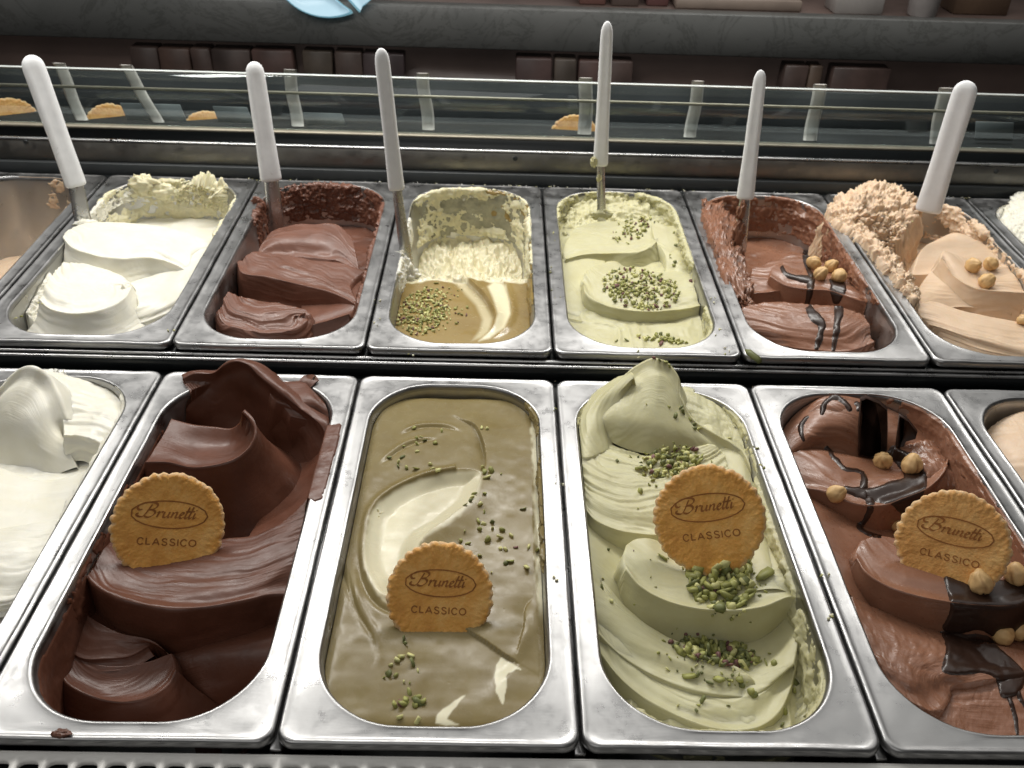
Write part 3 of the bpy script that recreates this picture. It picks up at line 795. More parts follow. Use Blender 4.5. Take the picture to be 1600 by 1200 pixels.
# broad second lobe with close ripples at its lip
b3.fold([[(900,655,-4),(922,668,-6),(943,686,-10),(975,702,-13),(1015,711,-13),(1055,711,-13),(1090,697,-8),(1115,695,-6),(1132,708,-8)], [(898,700,-6),(925,712,-6),(965,728,-10),(1010,742,-14),(1060,746,-15),(1105,738,-13),(1138,730,-10)],
         [(903,750,-9),(930,765,-9),(970,778,-12),(1020,788,-16),(1070,792,-18),(1115,782,-17),(1150,765,-13)],
         [(914,794,-12),(930,812,-12),(962,827,-15),(1000,834,-18),(1040,836,-20),(1085,830,-22),(1135,812,-22),(1172,790,-18)]],
        wall=((0.8,-1.5),(3,-8),(6,-20),(10,-40)), streak=2.8, sfreq=8, seed=37, lip=0.9, wave=0.8, nr=76)
# right flank going down beside the wafer
b3.fold([[(1120,700,-12),(1150,702,-10),(1176,735,-14)], [(1120,760,-18),(1165,770,-14),(1192,790,-18)], [(1130,820,-20),(1180,830,-14),(1208,842,-20)], [(1130,870,-16),(1195,875,-12),(1222,895,-18)], [(1150,930,-14),(1215,920,-11),(1243,932,-16)]],
        wall=(), streak=0.5, seed=38, wave=0.8)
# left flank under the ripples
b3.fold([[(905,800,-16),(935,820,-22),(975,845,-30)], [(908,850,-16),(940,870,-22),(985,900,-34)], [(918,900,-18),(950,930,-26),(1000,970,-40)], [(930,940,-20),(965,975,-30),(1020,1015,-44)]], wall=((1,-2),(5,-8)), streak=0.5, seed=39, wave=0.5)
# third lobe, with the heap of nuts
b3.fold([[(978,852,-8),(992,842,-9),(1012,840,-10),(1032,846,-14),(1060,854,-18),(1100,862,-20),(1150,858,-18),(1200,850,-16)], [(975,868,-6),(1010,875,-9),(1060,884,-14),(1110,892,-15),(1160,890,-14),(1215,880,-13)],
         [(977,880,-6),(1005,905,-9),(1055,922,-12),(1110,930,-13),(1170,926,-12),(1232,912,-11)],
         [(980,890,-7),(1000,915,-8),(1038,937,-9),(1085,950,-10),(1140,954,-10),(1192,948,-9),(1236,932,-8),(1254,938,-11)]],
        wall=((0.5,-1.5),(1.5,-9),(3,-20),(6,-32),(10,-48)), streak=0.8, sfreq=18, seed=40, lip=0.8, wave=0.7, nr=64)
# large front lobe
b3.fold([[(925,870,-20),(960,930,-28),(1005,975,-36),(1060,1000,-40),(1130,1010,-40),(1200,985,-34),(1243,942,-20)], [(945,930,-22),(985,965,-28),(1035,1000,-34),(1090,1022,-37),(1140,1030,-37),(1205,1015,-32),(1250,975,-20)],
         [(930,975,-24),(975,1015,-30),(1020,1045,-35),(1075,1070,-37),(1120,1085,-37),(1180,1080,-35),(1240,1040,-26)],
         [(930,1008,-27),(962,1052,-31),(1002,1088,-34),(1052,1116,-36),(1110,1138,-37),(1162,1142,-38),(1205,1125,-37),(1232,1085,-34),(1246,1015,-29),(1254,960,-19)]],
        wall=((0.6,-1),(2,-6),(4,-16)), streak=0.9, sfreq=15, seed=41, lip=0.6, wave=0.8, nr=70)
# narrow lip laid over it from the left
b3.fold([[(905,860,-14),(925,900,-17),(955,935,-22),(1000,968,-28),(1050,1000,-33)], [(912,905,-15),(940,935,-19),(985,970,-25),(1040,1003,-29),(1095,1025,-31),(1150,1042,-31)],
         [(915,940,-18),(950,972,-23),(1000,1005,-28),(1050,1030,-30),(1100,1047,-31),(1150,1060,-31),(1182,1068,-33)], [(930,985,-24),(965,1020,-29),(1010,1050,-33),(1060,1072,-35),(1110,1085,-36),(1165,1090,-36)]],
        wall=((2,-3),(6,-10)), streak=1.0, sfreq=14, seed=42, wave=0.6)
# pieces in the near right corner
b3.fold([[(1245,950,-24),(1262,945,-26),(1280,950,-26)], [(1240,1010,-34),(1268,1005,-32),(1292,1005,-30)], [(1228,1080,-42),(1268,1070,-38),(1300,1060,-34)], [(1190,1140,-48),(1240,1125,-42),(1290,1095,-36)]], wall=(), streak=2.0, seed=43, wave=1.8, rough=0.8, rlen=12)
b3.build(M['pistachio'], 'pale green pistachio gelato in tall folds in the near row')
smear(b3, 0.28, 0.62, -36, 0, 2.8, 0.05, M['pistachio'], 15, 8)
smear(b3, 0.90, 1.10, -36, -3, 3.5, -0.1, M['pistachio'], 16, 10)
smear(b3, 0.02, 0.34, -42, -5, 4.5, -0.30, M['pistachio'], 17, 13)

# ---------------------------------------------------------------- near row, milk chocolate with hazelnuts
b4 = Body(PANS1['e'])
b4.floor(-52, 3, 22, seed=53, streak=1.5)
b4.fold([[(1215,668,-22),(1240,636,-14),(1285,611,-3),(1330,608,-4),(1385,615,-10),(1425,638,-18)], [(1222,690,-20),(1252,660,-12),(1292,634,-1),(1332,634,-1),(1378,645,-9),(1440,672,-19),(1480,690,-24)],
         [(1230,708,-21),(1258,688,-15),(1296,668,-9),(1335,668,-9),(1385,682,-17),(1445,700,-24),(1488,712,-28)], [(1238,722,-27),(1265,709,-27),(1305,712,-31),(1350,722,-34),(1400,728,-36),(1450,730,-36),(1495,750,-38)]],
        wall=(), streak=1.4, sfreq=22, seed=54, wave=1.6, nr=70)
b4.fold([[(1262,640,-8),(1285,622,0),(1315,618,2),(1340,628,-2)], [(1258,655,-10),(1286,640,-2),(1318,640,0),(1345,650,-5)], [(1262,668,-12),(1290,658,-8),(1320,660,-8),(1342,668,-10)]], wall=((1,-1),(4,-4)), streak=1.0, seed=154, wave=1.4)
b4.fold([[(1228,708,-22),(1262,702,-22),(1310,706,-25),(1350,716,-28),(1390,722,-30),(1430,716,-30),(1462,708,-28)], [(1240,738,-21),(1285,738,-20),(1330,748,-22),(1380,755,-23),(1430,742,-23),(1468,726,-21)],
         [(1256,762,-23),(1290,768,-21),(1335,786,-22),(1375,790,-22),(1412,778,-21),(1450,762,-19),(1474,738,-17),(1482,716,-17)]],
        wall=((0.8,-2),(2,-10),(4,-24),(8,-40),(13,-58)), streak=0.8, seed=55, wave=1.0, lip=0.7)
b4.fold([[(1400,700,-22),(1450,690,-20),(1490,715,-24)], [(1450,740,-20),(1480,735,-20),(1498,760,-28)], [(1460,790,-40),(1490,790,-40),(1520,800,-40)]], wall=((2,-6),(5,-20)), streak=1.2, seed=56, wave=1.5, rough=1.0)
b4.fold([[(1252,765,-28),(1290,790,-32),(1340,806,-42),(1400,820,-52)], [(1272,810,-26),(1308,828,-30),(1350,845,-36),(1400,860,-48)], [(1298,870,-26),(1330,892,-30),(1360,925,-42),(1400,960,-54)], [(1322,925,-30),(1345,945,-36),(1390,970,-48),(1440,1000,-58)]], wall=(), streak=0.6, seed=57, wave=0.8)
b4.fold([[(1344,846,-20),(1368,838,-21),(1400,842,-24),(1450,850,-26),(1510,850,-26),(1560,838,-22),(1588,850,-20)], [(1338,860,-18),(1380,872,-20),(1430,884,-20),(1490,888,-20),(1550,880,-19),(1592,874,-18)],
         [(1339,872,-18),(1354,895,-18),(1386,915,-18),(1430,930,-18),(1480,940,-18),(1540,946,-18),(1590,945,-18),(1625,930,-18)]],
        wall=((0.6,-1.5),(2,-10),(4,-26),(8,-42),(12,-56)), streak=0.5, seed=58, wave=0.7, lip=0.9)
b4.fold([[(1328,926,-32),(1370,950,-37),(1420,965,-42),(1470,980,-46),(1530,985,-50),(1620,990,-50)], [(1345,975,-30),(1390,990,-32),(1430,1000,-34),(1480,1012,-37),(1540,1030,-42),(1640,1040,-42)],
         [(1375,1035,-31),(1410,1050,-32),(1445,1055,-34),(1478,1065,-37),(1485,1075,-40)], [(1400,1080,-34),(1430,1100,-36),(1455,1112,-38),(1475,1105,-41),(1484,1085,-44)]],
        wall=((1,-2),(3,-7)), streak=0.6, seed=59, wave=1.4, rough=0.5, rlen=8)
b4.fold([[(1470,1000,-42),(1540,1010,-42),(1640,1020,-42)], [(1475,1060,-44),(1550,1070,-43),(1650,1080,-43)], [(1450,1120,-46),(1550,1130,-46),(1660,1140,-46)], [(1440,1170,-50),(1560,1180,-50),(1670,1190,-50)]], wall=(), streak=1.0, seed=60, wave=2.4, rough=0.6, rlen=9)
b4.build(M['milk_choc'], 'milk chocolate gelato with hazelnuts and dark sauce in the near row')
smear(b4, 0.12, 0.50, -34, 0, 2.0, -0.15, M['milk_choc'], 25, 18)
smear(b4, 0.06, 0.40, -50, -4, 1.4, -0.45, M['milk_choc'], 26, 22)

# ---------------------------------------------------------------- near row, beige at the right edge and white at the left edge
b5 = Body(PANS1['f'])
b5.floor(-40, 2, 30, seed=63)
b5.fold([[(1535,680,-22),(1565,655,-14),(1600,643,-10),(1660,640,-10),(1720,660,-14)], [(1545,710,-20),(1580,690,-12),(1620,680,-8),(1680,680,-8),(1750,700,-12)], [(1570,750,-22),(1600,735,-14),(1650,730,-10),(1710,735,-10),(1780,760,-14)], [(1600,790,-30),(1650,790,-18),(1710,790,-14),(1800,800,-18)]],
        wall=((2,-4),(8,-20),(14,-40)), streak=0.9, seed=64, wave=0.8, sfreq=14)
b5.fold([[(1600,800,-30),(1700,810,-26),(1850,820,-20)], [(1640,860,-26),(1750,870,-20),(1900,880,-20)], [(1690,960,-24),(1800,970,-20),(1980,980,-20)], [(1760,1080,-34),(1880,1090,-30),(2050,1100,-30)]], wall=((2,-4),(8,-20)), streak=0.9, seed=65, wave=0.8)
b5.build(M['beige'], 'smooth beige gelato cut off by the right edge in the near row')
b0 = Body(PANS1['a'])
b0.floor(-30, 3, 30, seed=73)
b0.fold([[(60,575,2),(110,580,0),(160,585,-4),(196,600,-6)], [(75,600,6),(120,605,0),(165,612,-6),(195,630,-8)], [(95,640,-2),(135,645,-4),(165,640,-4),(190,655,-8)], [(100,680,-6),(125,680,-6),(150,690,-10),(170,700,-14)]], wall=((2,-4),(8,-20)), streak=1.8, sfreq=12, seed=74, wave=2.2)
b0.fold([[(-40,720,-30),(20,735,-34),(70,745,-34),(120,730,-26)], [(-40,650,-4),(15,655,0),(55,660,0),(95,665,-8)], [(-30,620,10),(0,608,14),(20,585,22),(38,574,26),(58,577,26),(75,590,18),(90,620,8),(104,655,-4)]],
        wall=((1.5,0),(5,-4),(12,-16),(20,-34)), streak=0.7, sfreq=20, seed=75, wave=1.2, lip=0.3, back=())
b0.fold([[(-60,710,-18),(0,730,-26),(60,750,-28),(120,742,-24),(158,722,-18)], [(-80,760,-14),(-20,775,-20),(40,790,-22),(100,790,-20),(140,765,-16)], [(-140,830,-14),(-60,840,-16),(10,850,-20),(70,850,-20),(108,830,-16)], [(-200,900,-20),(-120,910,-24),(-40,920,-26),(30,920,-26),(66,900,-20)]],
        wall=((2,-3),(8,-12)), streak=0.8, seed=76, wave=1.2)
b0.fold([[(-160,850,-20),(-60,835,-14),(20,822,-12),(75,812,-12),(118,808,-14)], [(-200,900,-18),(-100,880,-12),(0,868,-10),(60,860,-12),(96,850,-14)], [(-260,960,-24),(-150,950,-18),(-50,940,-18),(10,940,-18),(50,925,-20)]], wall=((1,-2),(5,-8)), streak=2.2, sfreq=9, seed=77, wave=0.8)
b0.build(M['cream'], 'white gelato cut off by the left edge in the near row')
smear(b0, 0.2, 0.42, -30, 0, 3, -0.2, M['cream'], 35, 10)
BODIES1 = dict(a=b0, b=b1, c=b2, d=b3, e=b4, f=b5)
# ---------------------------------------------------------------- far row
c0 = Body(PANS2['a'])
c0.floor(-44, 3, 26, seed=83)
c0.fold([[(190,425,-30),(260,400,-22),(332,378,-12)], [(205,452,-18),(260,436,-13),(318,412,-6)], [(215,478,-18),(255,462,-14),(298,442,-8)], [(185,498,-26),(225,490,-22),(280,470,-14)], [(140,512,-34),(210,508,-30),(268,488,-22)]], wall=((2,-4),(6,-12)), streak=0.8, seed=84, wave=1.6)
c0.fold([[(99,362,6),(130,350,4),(190,348,2),(250,354,-3),(298,364,-7),(335,385,-12)], [(97,366,7),(130,368,5),(190,370,3),(250,378,-2),(300,392,-8)], [(98,370,6),(114,387,5),(150,399,3),(190,404,1),(235,403,-3),(276,414,-8),(308,436,-14)]],
        wall=((1,-2),(3.5,-9),(8,-18),(17,-27),(32,-34)), streak=1.6, dish=3.4, seed=85, wave=0.8, lip=0.8, side=((1,-2),(3,-12),(6,-40)))
c0.fold([[(98,410,4),(130,412,2),(163,420,-1),(192,432,-5),(206,446,-9)], [(80,430,3),(120,432,2),(158,438,-1),(190,448,-5)], [(60,466,1),(78,482,0),(118,490,-1),(160,484,-2),(192,468,-4),(206,448,-8)]],
        wall=((0.8,-1.5),(3,-8),(7,-17),(14,-25),(28,-32)), streak=2.0, dish=3.4, sfreq=9, seed=86, wave=0.6, lip=0.9)
c0.fold([[(30,480,-16),(45,445,-10),(75,425,-8)], [(40,490,-18),(60,455,-12),(85,435,-10)], [(55,505,-24),(75,480,-22),(95,450,-20)]], wall=(), streak=1, seed=87, wave=1.5, rough=1.5, rlen=7)
c0.build(M['cream'], 'white gelato with two smooth lobes in the far row')
smear(c0, 0.22, 0.66, -50, 0, 3.4, 0.16, M['vanilla'], 45, 9, over=5)
smear(c0, 0.40, 0.50, -34, 0, 9, -0.35, M['vanilla'], 46, 7, over=5)
smear(c0, 0.50, 0.74, -20, 0, 2.6, -0.1, M['cream'], 47, 7, over=4)

c1 = Body(PANS2['b'])
c1.floor(-50, 3, 24, seed=93)
c1.fold([[(470,470,-34),(520,455,-28),(566,430,-20)], [(470,495,-30),(520,480,-22),(558,465,-14)], [(440,520,-32),(500,505,-24),(545,490,-16)]], wall=((2,-4),(8,-16)), streak=0.5, seed=94)
c1.fold([[(406,386,-14),(424,362,-8),(450,352,-5),(490,350,-4),(526,351,-4),(550,372,-10)], [(402,396,-16),(430,378,-9),(480,372,-7),(524,374,-8),(556,396,-14)], [(398,410,-20),(430,402,-18),(480,402,-18),(530,408,-18),(562,425,-20)]], wall=((3,-6),(8,-20)), streak=1.2, seed=95, wave=0.6, lip=0)
c1.fold([[(377,404,-7),(400,393,-6),(440,398,-8),(490,407,-10),(530,411,-11),(570,424,-13)], [(372,406,-7),(405,410,-8),(450,417,-9),(500,427,-11),(548,442,-13)], [(370,409,-8),(379,426,-9),(410,432,-10),(450,440,-11),(500,452,-12),(540,466,-13),(562,480,-14)]],
        wall=((0.8,-2),(2.5,-12),(5,-26),(9,-40)), streak=1.2, sfreq=14, seed=96, wave=0.9, lip=0.6)
c1.fold([[(356,457,-8),(378,463,-9),(412,470,-11),(442,475,-12),(470,481,-14),(486,490,-17)], [(350,466,-9),(375,478,-9),(412,486,-10),(446,490,-12),(476,494,-15)], [(342,486,-12),(350,505,-15),(380,515,-16),(418,520,-17),(452,516,-18),(478,503,-19),(486,492,-20)]],
        wall=((1.5,-2),(4,-10),(7,-24)), streak=1.6, sfreq=10, seed=97, wave=1.2, lip=0.4)
c1.build(M['choc_back'], 'brown chocolate gelato with three ridged lobes in the far row')
smear(c1, 0.08, 0.52, -46, 0, 4.5, -0.30, M['choc_back'], 55, 9, over=3)
smear(c1, 0.42, 0.66, -46, 0, 4.5, -0.20, M['choc_back'], 56, 7, over=5)

c2 = Body(PANS2['c'])
w3 = lambda pts, h=-24: np.array([at(x, y, h, 2)[:2] for x, y in pts])
SWB = [(664,398),(680,402),(700,418),(735,445),(758,470),(772,497),(765,520),(752,530),(735,534),(748,515),(752,500),(742,478),(716,450),(688,425)]
SWC = [(772,440),(790,445),(796,470),(798,490),(788,512),(765,528),(748,533),(772,512),(778,490),(770,465),(762,448)]
g3 = cr(w3([(664,397),(700,414),(735,442),(762,470),(774,496),(764,518),(740,533)]), 60)
g4 = cr(w3([(782,432),(796,466),(799,490),(788,514),(765,530)]), 50)
def shape3(X, Y):
    D, par, side = seg_dist(X, Y, g3)
    Z = np.where(side > 0, 4.5*np.exp(-(D/7)**2), -3.5*np.exp(-(D/16)**2))*sstep(-.1, .1, par)*sstep(0, .2, 1-par)
    D, par, side = seg_dist(X, Y, g4)
    Z += np.where(side > 0, 3*np.exp(-(D/5)**2), -2*np.exp(-(D/8)**2))*sstep(0, .2, par)*sstep(0, .2, 1-par)
    edge = Y+7*fbm(X/16, Y/16, 0, 3, 3)+0.10*np.abs(X-262)
    t = sstep(548, 558, edge)
    rd = 2.6*ridged((X-252)/7+fbm(X/20, Y/20, 0, 2, 5)*1.5, Y/34, 0, 3, 7)
    Z = Z*(1-t)+t*(rd*1.6+1.5-62*sstep(550, 625, Y)**0.8+5.0*fbm(X/9, Y/9, 0, 4, 17)+22*sstep(640, 735, Y))
    return Z
def tint3(V):
    x, y = to_px(V); t = np.zeros(len(V))
    for P_, w in ((SWC, 3),):
        ins = in_poly(x, y, P_); D, _, _ = seg_dist(x, y, P_, closed=True)
        t = np.maximum(t, sstep(-w, w, np.where(ins, D, -D)))
    ins = in_poly(x, y, SWB); D, _, _ = seg_dist(x, y, SWB, closed=True)
    t = np.maximum(t, 0.55*sstep(-2, 6, np.where(ins, D, -D)))
    edge = V[:,1]+7*fbm(V[:,0]/16, V[:,1]/16, 0, 3, 3)+0.10*np.abs(V[:,0]-262)
    t = np.maximum(t, sstep(546, 551, edge))
    return t
c2.floor(-25, 1.0, 40, n=(200, 400), seed=103, shape=shape3, tint=tint3)
c2.build(M['caramel_back'], 'flat caramel sauce over cream gelato with a swirl in the far row')
smear(c2, 0.16, 0.62, -62, 0, 4.6, 0.02, M['vanilla'], 65, 9, over=4)
smear(c2, 0.20, 0.58, -62, 0, 1.6, -0.22, M['film_wall'], 68, 14)
smear(c2, 0.10, 0.50, -40, 0, 2.5, 0.02, M['caramel_back'], 66, 12)
smear(c2, 0.62, 0.80, -28, 0, 3.5, -0.3, M['cream'], 67, 8, over=4)

c3 = Body(PANS2['d'])
c3.floor(-22, 2.5, 24, seed=113, streak=2)
c3.fold([[(878,360,-22),(900,318,-10),(950,303,-4),(1010,303,-4),(1055,318,-10),(1080,350,-18)], [(880,372,-22),(910,340,-16),(960,330,-12),(1010,330,-12),(1050,345,-18),(1078,375,-22)], [(884,390,-26),(930,365,-24),(980,358,-22),(1020,362,-22),(1050,378,-24)]], wall=(), streak=1.0, seed=114, wave=2.0, rough=3.4, rlen=8)
c3.fold([[(884,380,-10),(900,356,-6),(935,346,-4),(975,345,-4),(1000,347,-3),(1018,340,2)], [(880,392,-10),(915,378,-8),(960,370,-8),(1000,366,-6),(1022,348,0)], [(884,405,-11),(915,398,-10),(960,396,-10),(1000,394,-9),(1022,382,-6),(1032,360,-4)]], wall=((1,-2),(4,-8),(9,-16)), streak=1.3, dish=3, seed=115, wave=0.8)
c3.fold([[(1018,341,2),(1040,352,0),(1070,350,-8)], [(1022,370,-4),(1048,385,-8),(1080,385,-12)], [(1040,400,-10),(1065,415,-12),(1090,415,-15)], [(1040,425,-16),(1070,440,-16),(1095,440,-18)]], wall=((2,-4),(6,-12)), streak=1.0, seed=116, wave=0.8)
c3.fold([[(878,405,-14),(905,402,-13),(945,408,-16)], [(878,440,-16),(905,445,-16),(935,460,-22)], [(880,480,-20),(915,490,-22),(950,500,-28)], [(885,505,-26),(930,520,-28),(985,530,-32)]], wall=((2,-4),(6,-12)), streak=1.0, seed=117, wave=0.8)
c3.fold([[(914,425,-6),(935,413,-6),(962,409,-8),(980,420,-12),(1030,424,-13),(1080,425,-13),(1098,440,-14)], [(911,432,-6),(945,440,-8),(990,446,-10),(1040,447,-11),(1100,452,-13)], [(911,440,-7),(918,462,-9),(950,479,-11),(1000,487,-12),(1052,485,-12),(1108,474,-13)]],
        wall=((0.6,-1.5),(2,-9),(4,-22),(8,-34)), streak=1.1, dish=3.2, seed=118, wave=0.6, lip=0.8)
c3.fold([[(885,495,-20),(930,505,-22),(990,520,-26)], [(895,512,-24),(940,522,-26),(1010,532,-30)]], wall=((3,-5),(8,-12)), streak=0.6, seed=119)
c3.build(M['pistachio'], 'pale green pistachio gelato with a heap of chopped nuts in the far row')
smear(c3, 0.16, 0.66, -34, 0, 5.0, -0.22, M['pistachio'], 75, 10, over=3)
smear(c3, 0.90, 1.15, -30, -2, 3, -0.2, M['pistachio'], 76, 9, over=0)

c4 = Body(PANS2['e'])
c4.floor(-52, 3, 24, seed=123)
c4.fold([[(1175,420,-14),(1215,404,-10),(1255,398,-10),(1290,412,-14),(1330,430,-18)], [(1172,440,-16),(1215,430,-13),(1260,425,-12),(1310,432,-14),(1350,450,-18)], [(1172,460,-18),(1215,455,-18),(1262,450,-18),(1320,455,-20)]], wall=((3,-8),(8,-24)), streak=1.2, seed=124, wave=1.5)
c4.fold([[(1206,418,-8),(1225,410,-8),(1255,412,-10),(1300,420,-12),(1345,440,-14)], [(1204,424,-8),(1240,430,-9),(1290,442,-11),(1350,458,-13)], [(1204,432,-9),(1225,445,-11),(1258,452,-12),(1300,455,-12),(1340,468,-13),(1378,475,-14)]], wall=((0.8,-2),(3,-12),(5,-26),(8,-40)), streak=0.8, seed=125, wave=1.0, lip=0.8)
c4.fold([[(1160,480,-10),(1195,472,-11),(1250,474,-12),(1310,480,-14),(1345,490,-17)], [(1162,495,-12),(1200,490,-11),(1260,492,-13),(1320,498,-15),(1358,505,-18)], [(1172,515,-18),(1215,518,-16),(1262,520,-18),(1320,522,-19),(1360,512,-20)], [(1195,535,-26),(1230,542,-26),(1280,548,-27),(1330,548,-28),(1365,535,-28)]], wall=((3,-5),(8,-14)), streak=1.7, sfreq=10, seed=126, wave=1.2)
c4.fold([[(1100,310,4),(1120,318,0),(1150,340,-10)], [(1100,335,5),(1125,345,4),(1150,365,-6)], [(1118,390,4),(1140,400,4),(1160,410,-8)], [(1135,440,0),(1155,445,0),(1172,450,-14)], [(1150,465,-6),(1165,468,-6),(1175,472,-16)]], wall=((3,-5),(6,-14)), streak=1.0, seed=127, wave=2.0, rough=3.6, rlen=7, clip=False)
c4.build(M['milk_choc'], 'milk chocolate gelato with four hazelnuts in the far row')
smear(c4, 0.12, 0.66, -46, 0, 4.5, -0.30, M['milk_choc'], 85, 9, over=3)
smear(c4, 0.93, 1.06, -40, 0, 2.6, -0.2, M['milk_choc'], 86, 10)

c5 = Body(PANS2['f'])
c5.floor(-50, 3, 24, seed=133)
c5.fold([[(1464,374,-13),(1490,364,-7),(1528,376,-7),(1566,400,-9),(1620,425,-12)], [(1440,390,-12),(1490,400,-10),(1560,410,-10),(1640,430,-12)], [(1425,430,-24),(1480,430,-22),(1560,440,-24),(1650,460,-26)]], wall=((3,-8),(8,-20)), streak=0.6, seed=134, wave=0.8)
c5.fold([[(1475,390,4),(1500,400,0),(1540,415,-6),(1580,415,-6),(1640,425,-8)], [(1474,396,4),(1500,420,-3),(1545,432,-8),(1600,440,-9),(1660,445,-10)], [(1472,402,3),(1490,430,-4),(1518,448,-8),(1560,456,-10),(1610,458,-11),(1680,456,-12)]],
        wall=((1,-3),(5,-14),(9,-26),(14,-40)), streak=1.5, dish=3.2, seed=135, wave=0.7, lip=0.8)
c5.fold([[(1425,475,-10),(1460,472,-10),(1500,485,-11),(1560,498,-13),(1640,510,-14)], [(1435,488,-11),(1480,495,-11),(1540,510,-13),(1640,530,-15)], [(1450,505,-15),(1500,520,-14),(1560,538,-16),(1660,560,-18)], [(1475,525,-22),(1530,545,-22),(1580,556,-23),(1680,580,-24)]], wall=((3,-4),(8,-14)), streak=1.6, sfreq=10, seed=136, wave=0.9)
c5.fold([[(1424,475,-12),(1450,430,-16),(1475,400,-2)], [(1430,480,-13),(1470,450,-16),(1500,430,-12)], [(1440,490,-18),(1500,480,-26),(1580,490,-30)]], wall=(), streak=0.6, seed=137)
# frothy mass thrown over the left rim
c5.fold([[(1300,318,6),(1330,296,14),(1370,284,18),(1405,290,14),(1430,310,6),(1440,340,-6)], [(1296,332,8),(1330,318,16),(1370,305,18),(1405,312,12),(1428,340,2)], [(1300,345,4),(1330,342,8),(1362,335,8),(1395,340,4),(1415,360,-4)]], wall=((3,-4),(8,-12),(14,-24)), streak=0.6, seed=138, wave=3.0, rough=5.0, rlen=8, clip=False)
c5.fold([[(1305,345,6),(1330,355,8),(1350,375,6),(1380,410,6),(1405,440,4),(1425,468,2)], [(1318,340,8),(1345,352,10),(1365,380,8),(1392,410,8),(1415,440,6),(1430,468,4)], [(1340,340,4),(1362,360,4),(1380,385,0),(1402,412,0),(1422,440,0),(1434,464,0)]], wall=((2,-4),(5,-14),(8,-26)), streak=0.6, seed=139, wave=2.0, rough=4.2, rlen=7, clip=False)
c5.build(M['beige'], 'beige hazelnut gelato, frothy at its left rim, in the far row')
smear(c5, 0.12, 0.66, -46, 0, 5.5, -0.05, M['beige'], 95, 8, over=5)

c6 = Body(PANS2['g'])
c6.floor(-30, 3, 24, seed=143)
c6.fold([[(1560,340,-8),(1590,300,6),(1630,285,10)], [(1570,360,-8),(1605,325,6),(1650,310,8)], [(1590,385,-10),(1630,360,0),(1680,350,0)]], wall=((3,-6),(8,-20)), streak=1.0, seed=144, wave=2.0, rough=2.0, rlen=8)
c6.build(M['cream'], 'white gelato cut off by the right edge in the far row')
smear(c6, 0.5, 0.7, -30, 0, 4, -0.3, M['cream'], 99, 9)
cz = Body(PANS2['z'])
cz.floor(-96, 3, 30, seed=153)
cz.build(M['beige'], 'last of the beige gelato in the nearly empty pan', 'gelato')
smear(cz, 0.14, 0.50, -40, 0, 2.2, 0.16, M['beige'], 105, 12)
smear(cz, 0.96, 1.06, -40, 0, 2.0, 0.10, M['beige'], 106, 9)
BODIES2 = dict(a=c0, b=c1, c=c2, d=c3, e=c4, f=c5, g=c6, z=cz)

# ------------------------------------------------------------------ chocolate sauce and shards
B4, C4, C5 = BODIES1['e'], BODIES2['e'], BODIES2['f']
SA = 'chocolate sauce'
def sauce(body, polys, label, thick=1.3, edge=4.0, step=1.6, seed=0):
    root = None
    for i, P_ in enumerate(polys):
        o = sheet(body, P_, M['sauce'], 'chocolate_sauce' if root is None else 'drizzle', None, None, thick, edge, step, seed=seed+i, jump=9, smooth_px=1, parent=root)
        if o is not None and root is None: root = o; tag(o, label, SA)
    return root
sauce(B4, [[(1350,772),(1345,765),(1370,761),(1393,752),(1412,744),(1402,728),(1385,708),(1393,697),(1412,702),(1428,712),(1442,730),(1449,750),(1442,775),(1428,797),(1408,802),(1395,790),(1362,783)],
           strip([(1318,764),(1335,768),(1356,773)], [12,15,18]), strip([(1358,776),(1360,795),(1350,815),(1342,822),(1352,831),(1378,840)], [14,11,9,9,7,5]),
           strip([(1290,697),(1305,715),(1320,731),(1340,735),(1350,745),(1350,764)], [6,7,7,6,9,14])],
      'dark sauce band running between two hazelnuts on the near milk chocolate gelato', seed=3)
sauce(B4, [strip([(1283,648),(1289,630),(1304,621),(1318,627),(1329,641)], [7,8,9,8,7]), strip([(1336,628),(1343,635),(1339,643)], [7,8,5])], 'thin hooked curl of dark sauce on the rear lobe of the near milk chocolate gelato', 1.6, 3, seed=8)
sauce(B4, [strip([(1264,650),(1250,668),(1257,690)], [6,8,6])], 'short bent line of dark sauce on the left of the rear milk chocolate lobe', 1.5, 3, seed=9)
sauce(B4, [[(1472,893),(1500,894),(1540,906),(1602,905),(1640,930),(1620,985),(1565,1002),(1530,985),(1500,990),(1474,984),(1484,950)]], 'wide dark sauce sheet hanging below the wafer on the near milk chocolate gelato', 1.6, 5, seed=10)
sauce(B4, [[(1470,985),(1500,990),(1530,992),(1548,995),(1560,1010),(1592,1040),(1604,1060),(1588,1086),(1565,1090),(1555,1062),(1535,1052),(1510,1055),(1474,1050),(1478,1010)],
           strip([(1573,1080),(1584,1110),(1590,1150)], [9,6,5]), strip([(1590,1078),(1602,1108),(1612,1130)], [8,6,5])], 'ragged dark sauce patch with two drips in the near right corner', 1.6, 5, seed=11)
sauce(C4, [strip([(1221,416),(1227,427),(1243,434),(1258,437),(1272,440)], [7,8,9,13,12]), strip([(1264,388),(1261,402),(1262,418),(1270,432)], [14,16,9,10]), strip([(1268,436),(1266,455),(1262,476)], [13,11,8]),
           strip([(1262,478),(1270,492),(1284,505),(1281,525),(1275,548)], [12,18,13,11,6])], 'left run of dark sauce dripping over two lobes under the four hazelnuts', 1.3, 3.5, 1.3, seed=12)
sauce(C4, [strip([(1303,432),(1309,446),(1306,474)], [18,27,8]), strip([(1311,478),(1310,500),(1306,520),(1301,549)], [15,11,10,6])], 'right run of dark sauce dripping over two lobes under the four hazelnuts', 1.3, 3.5, 1.3, seed=13)

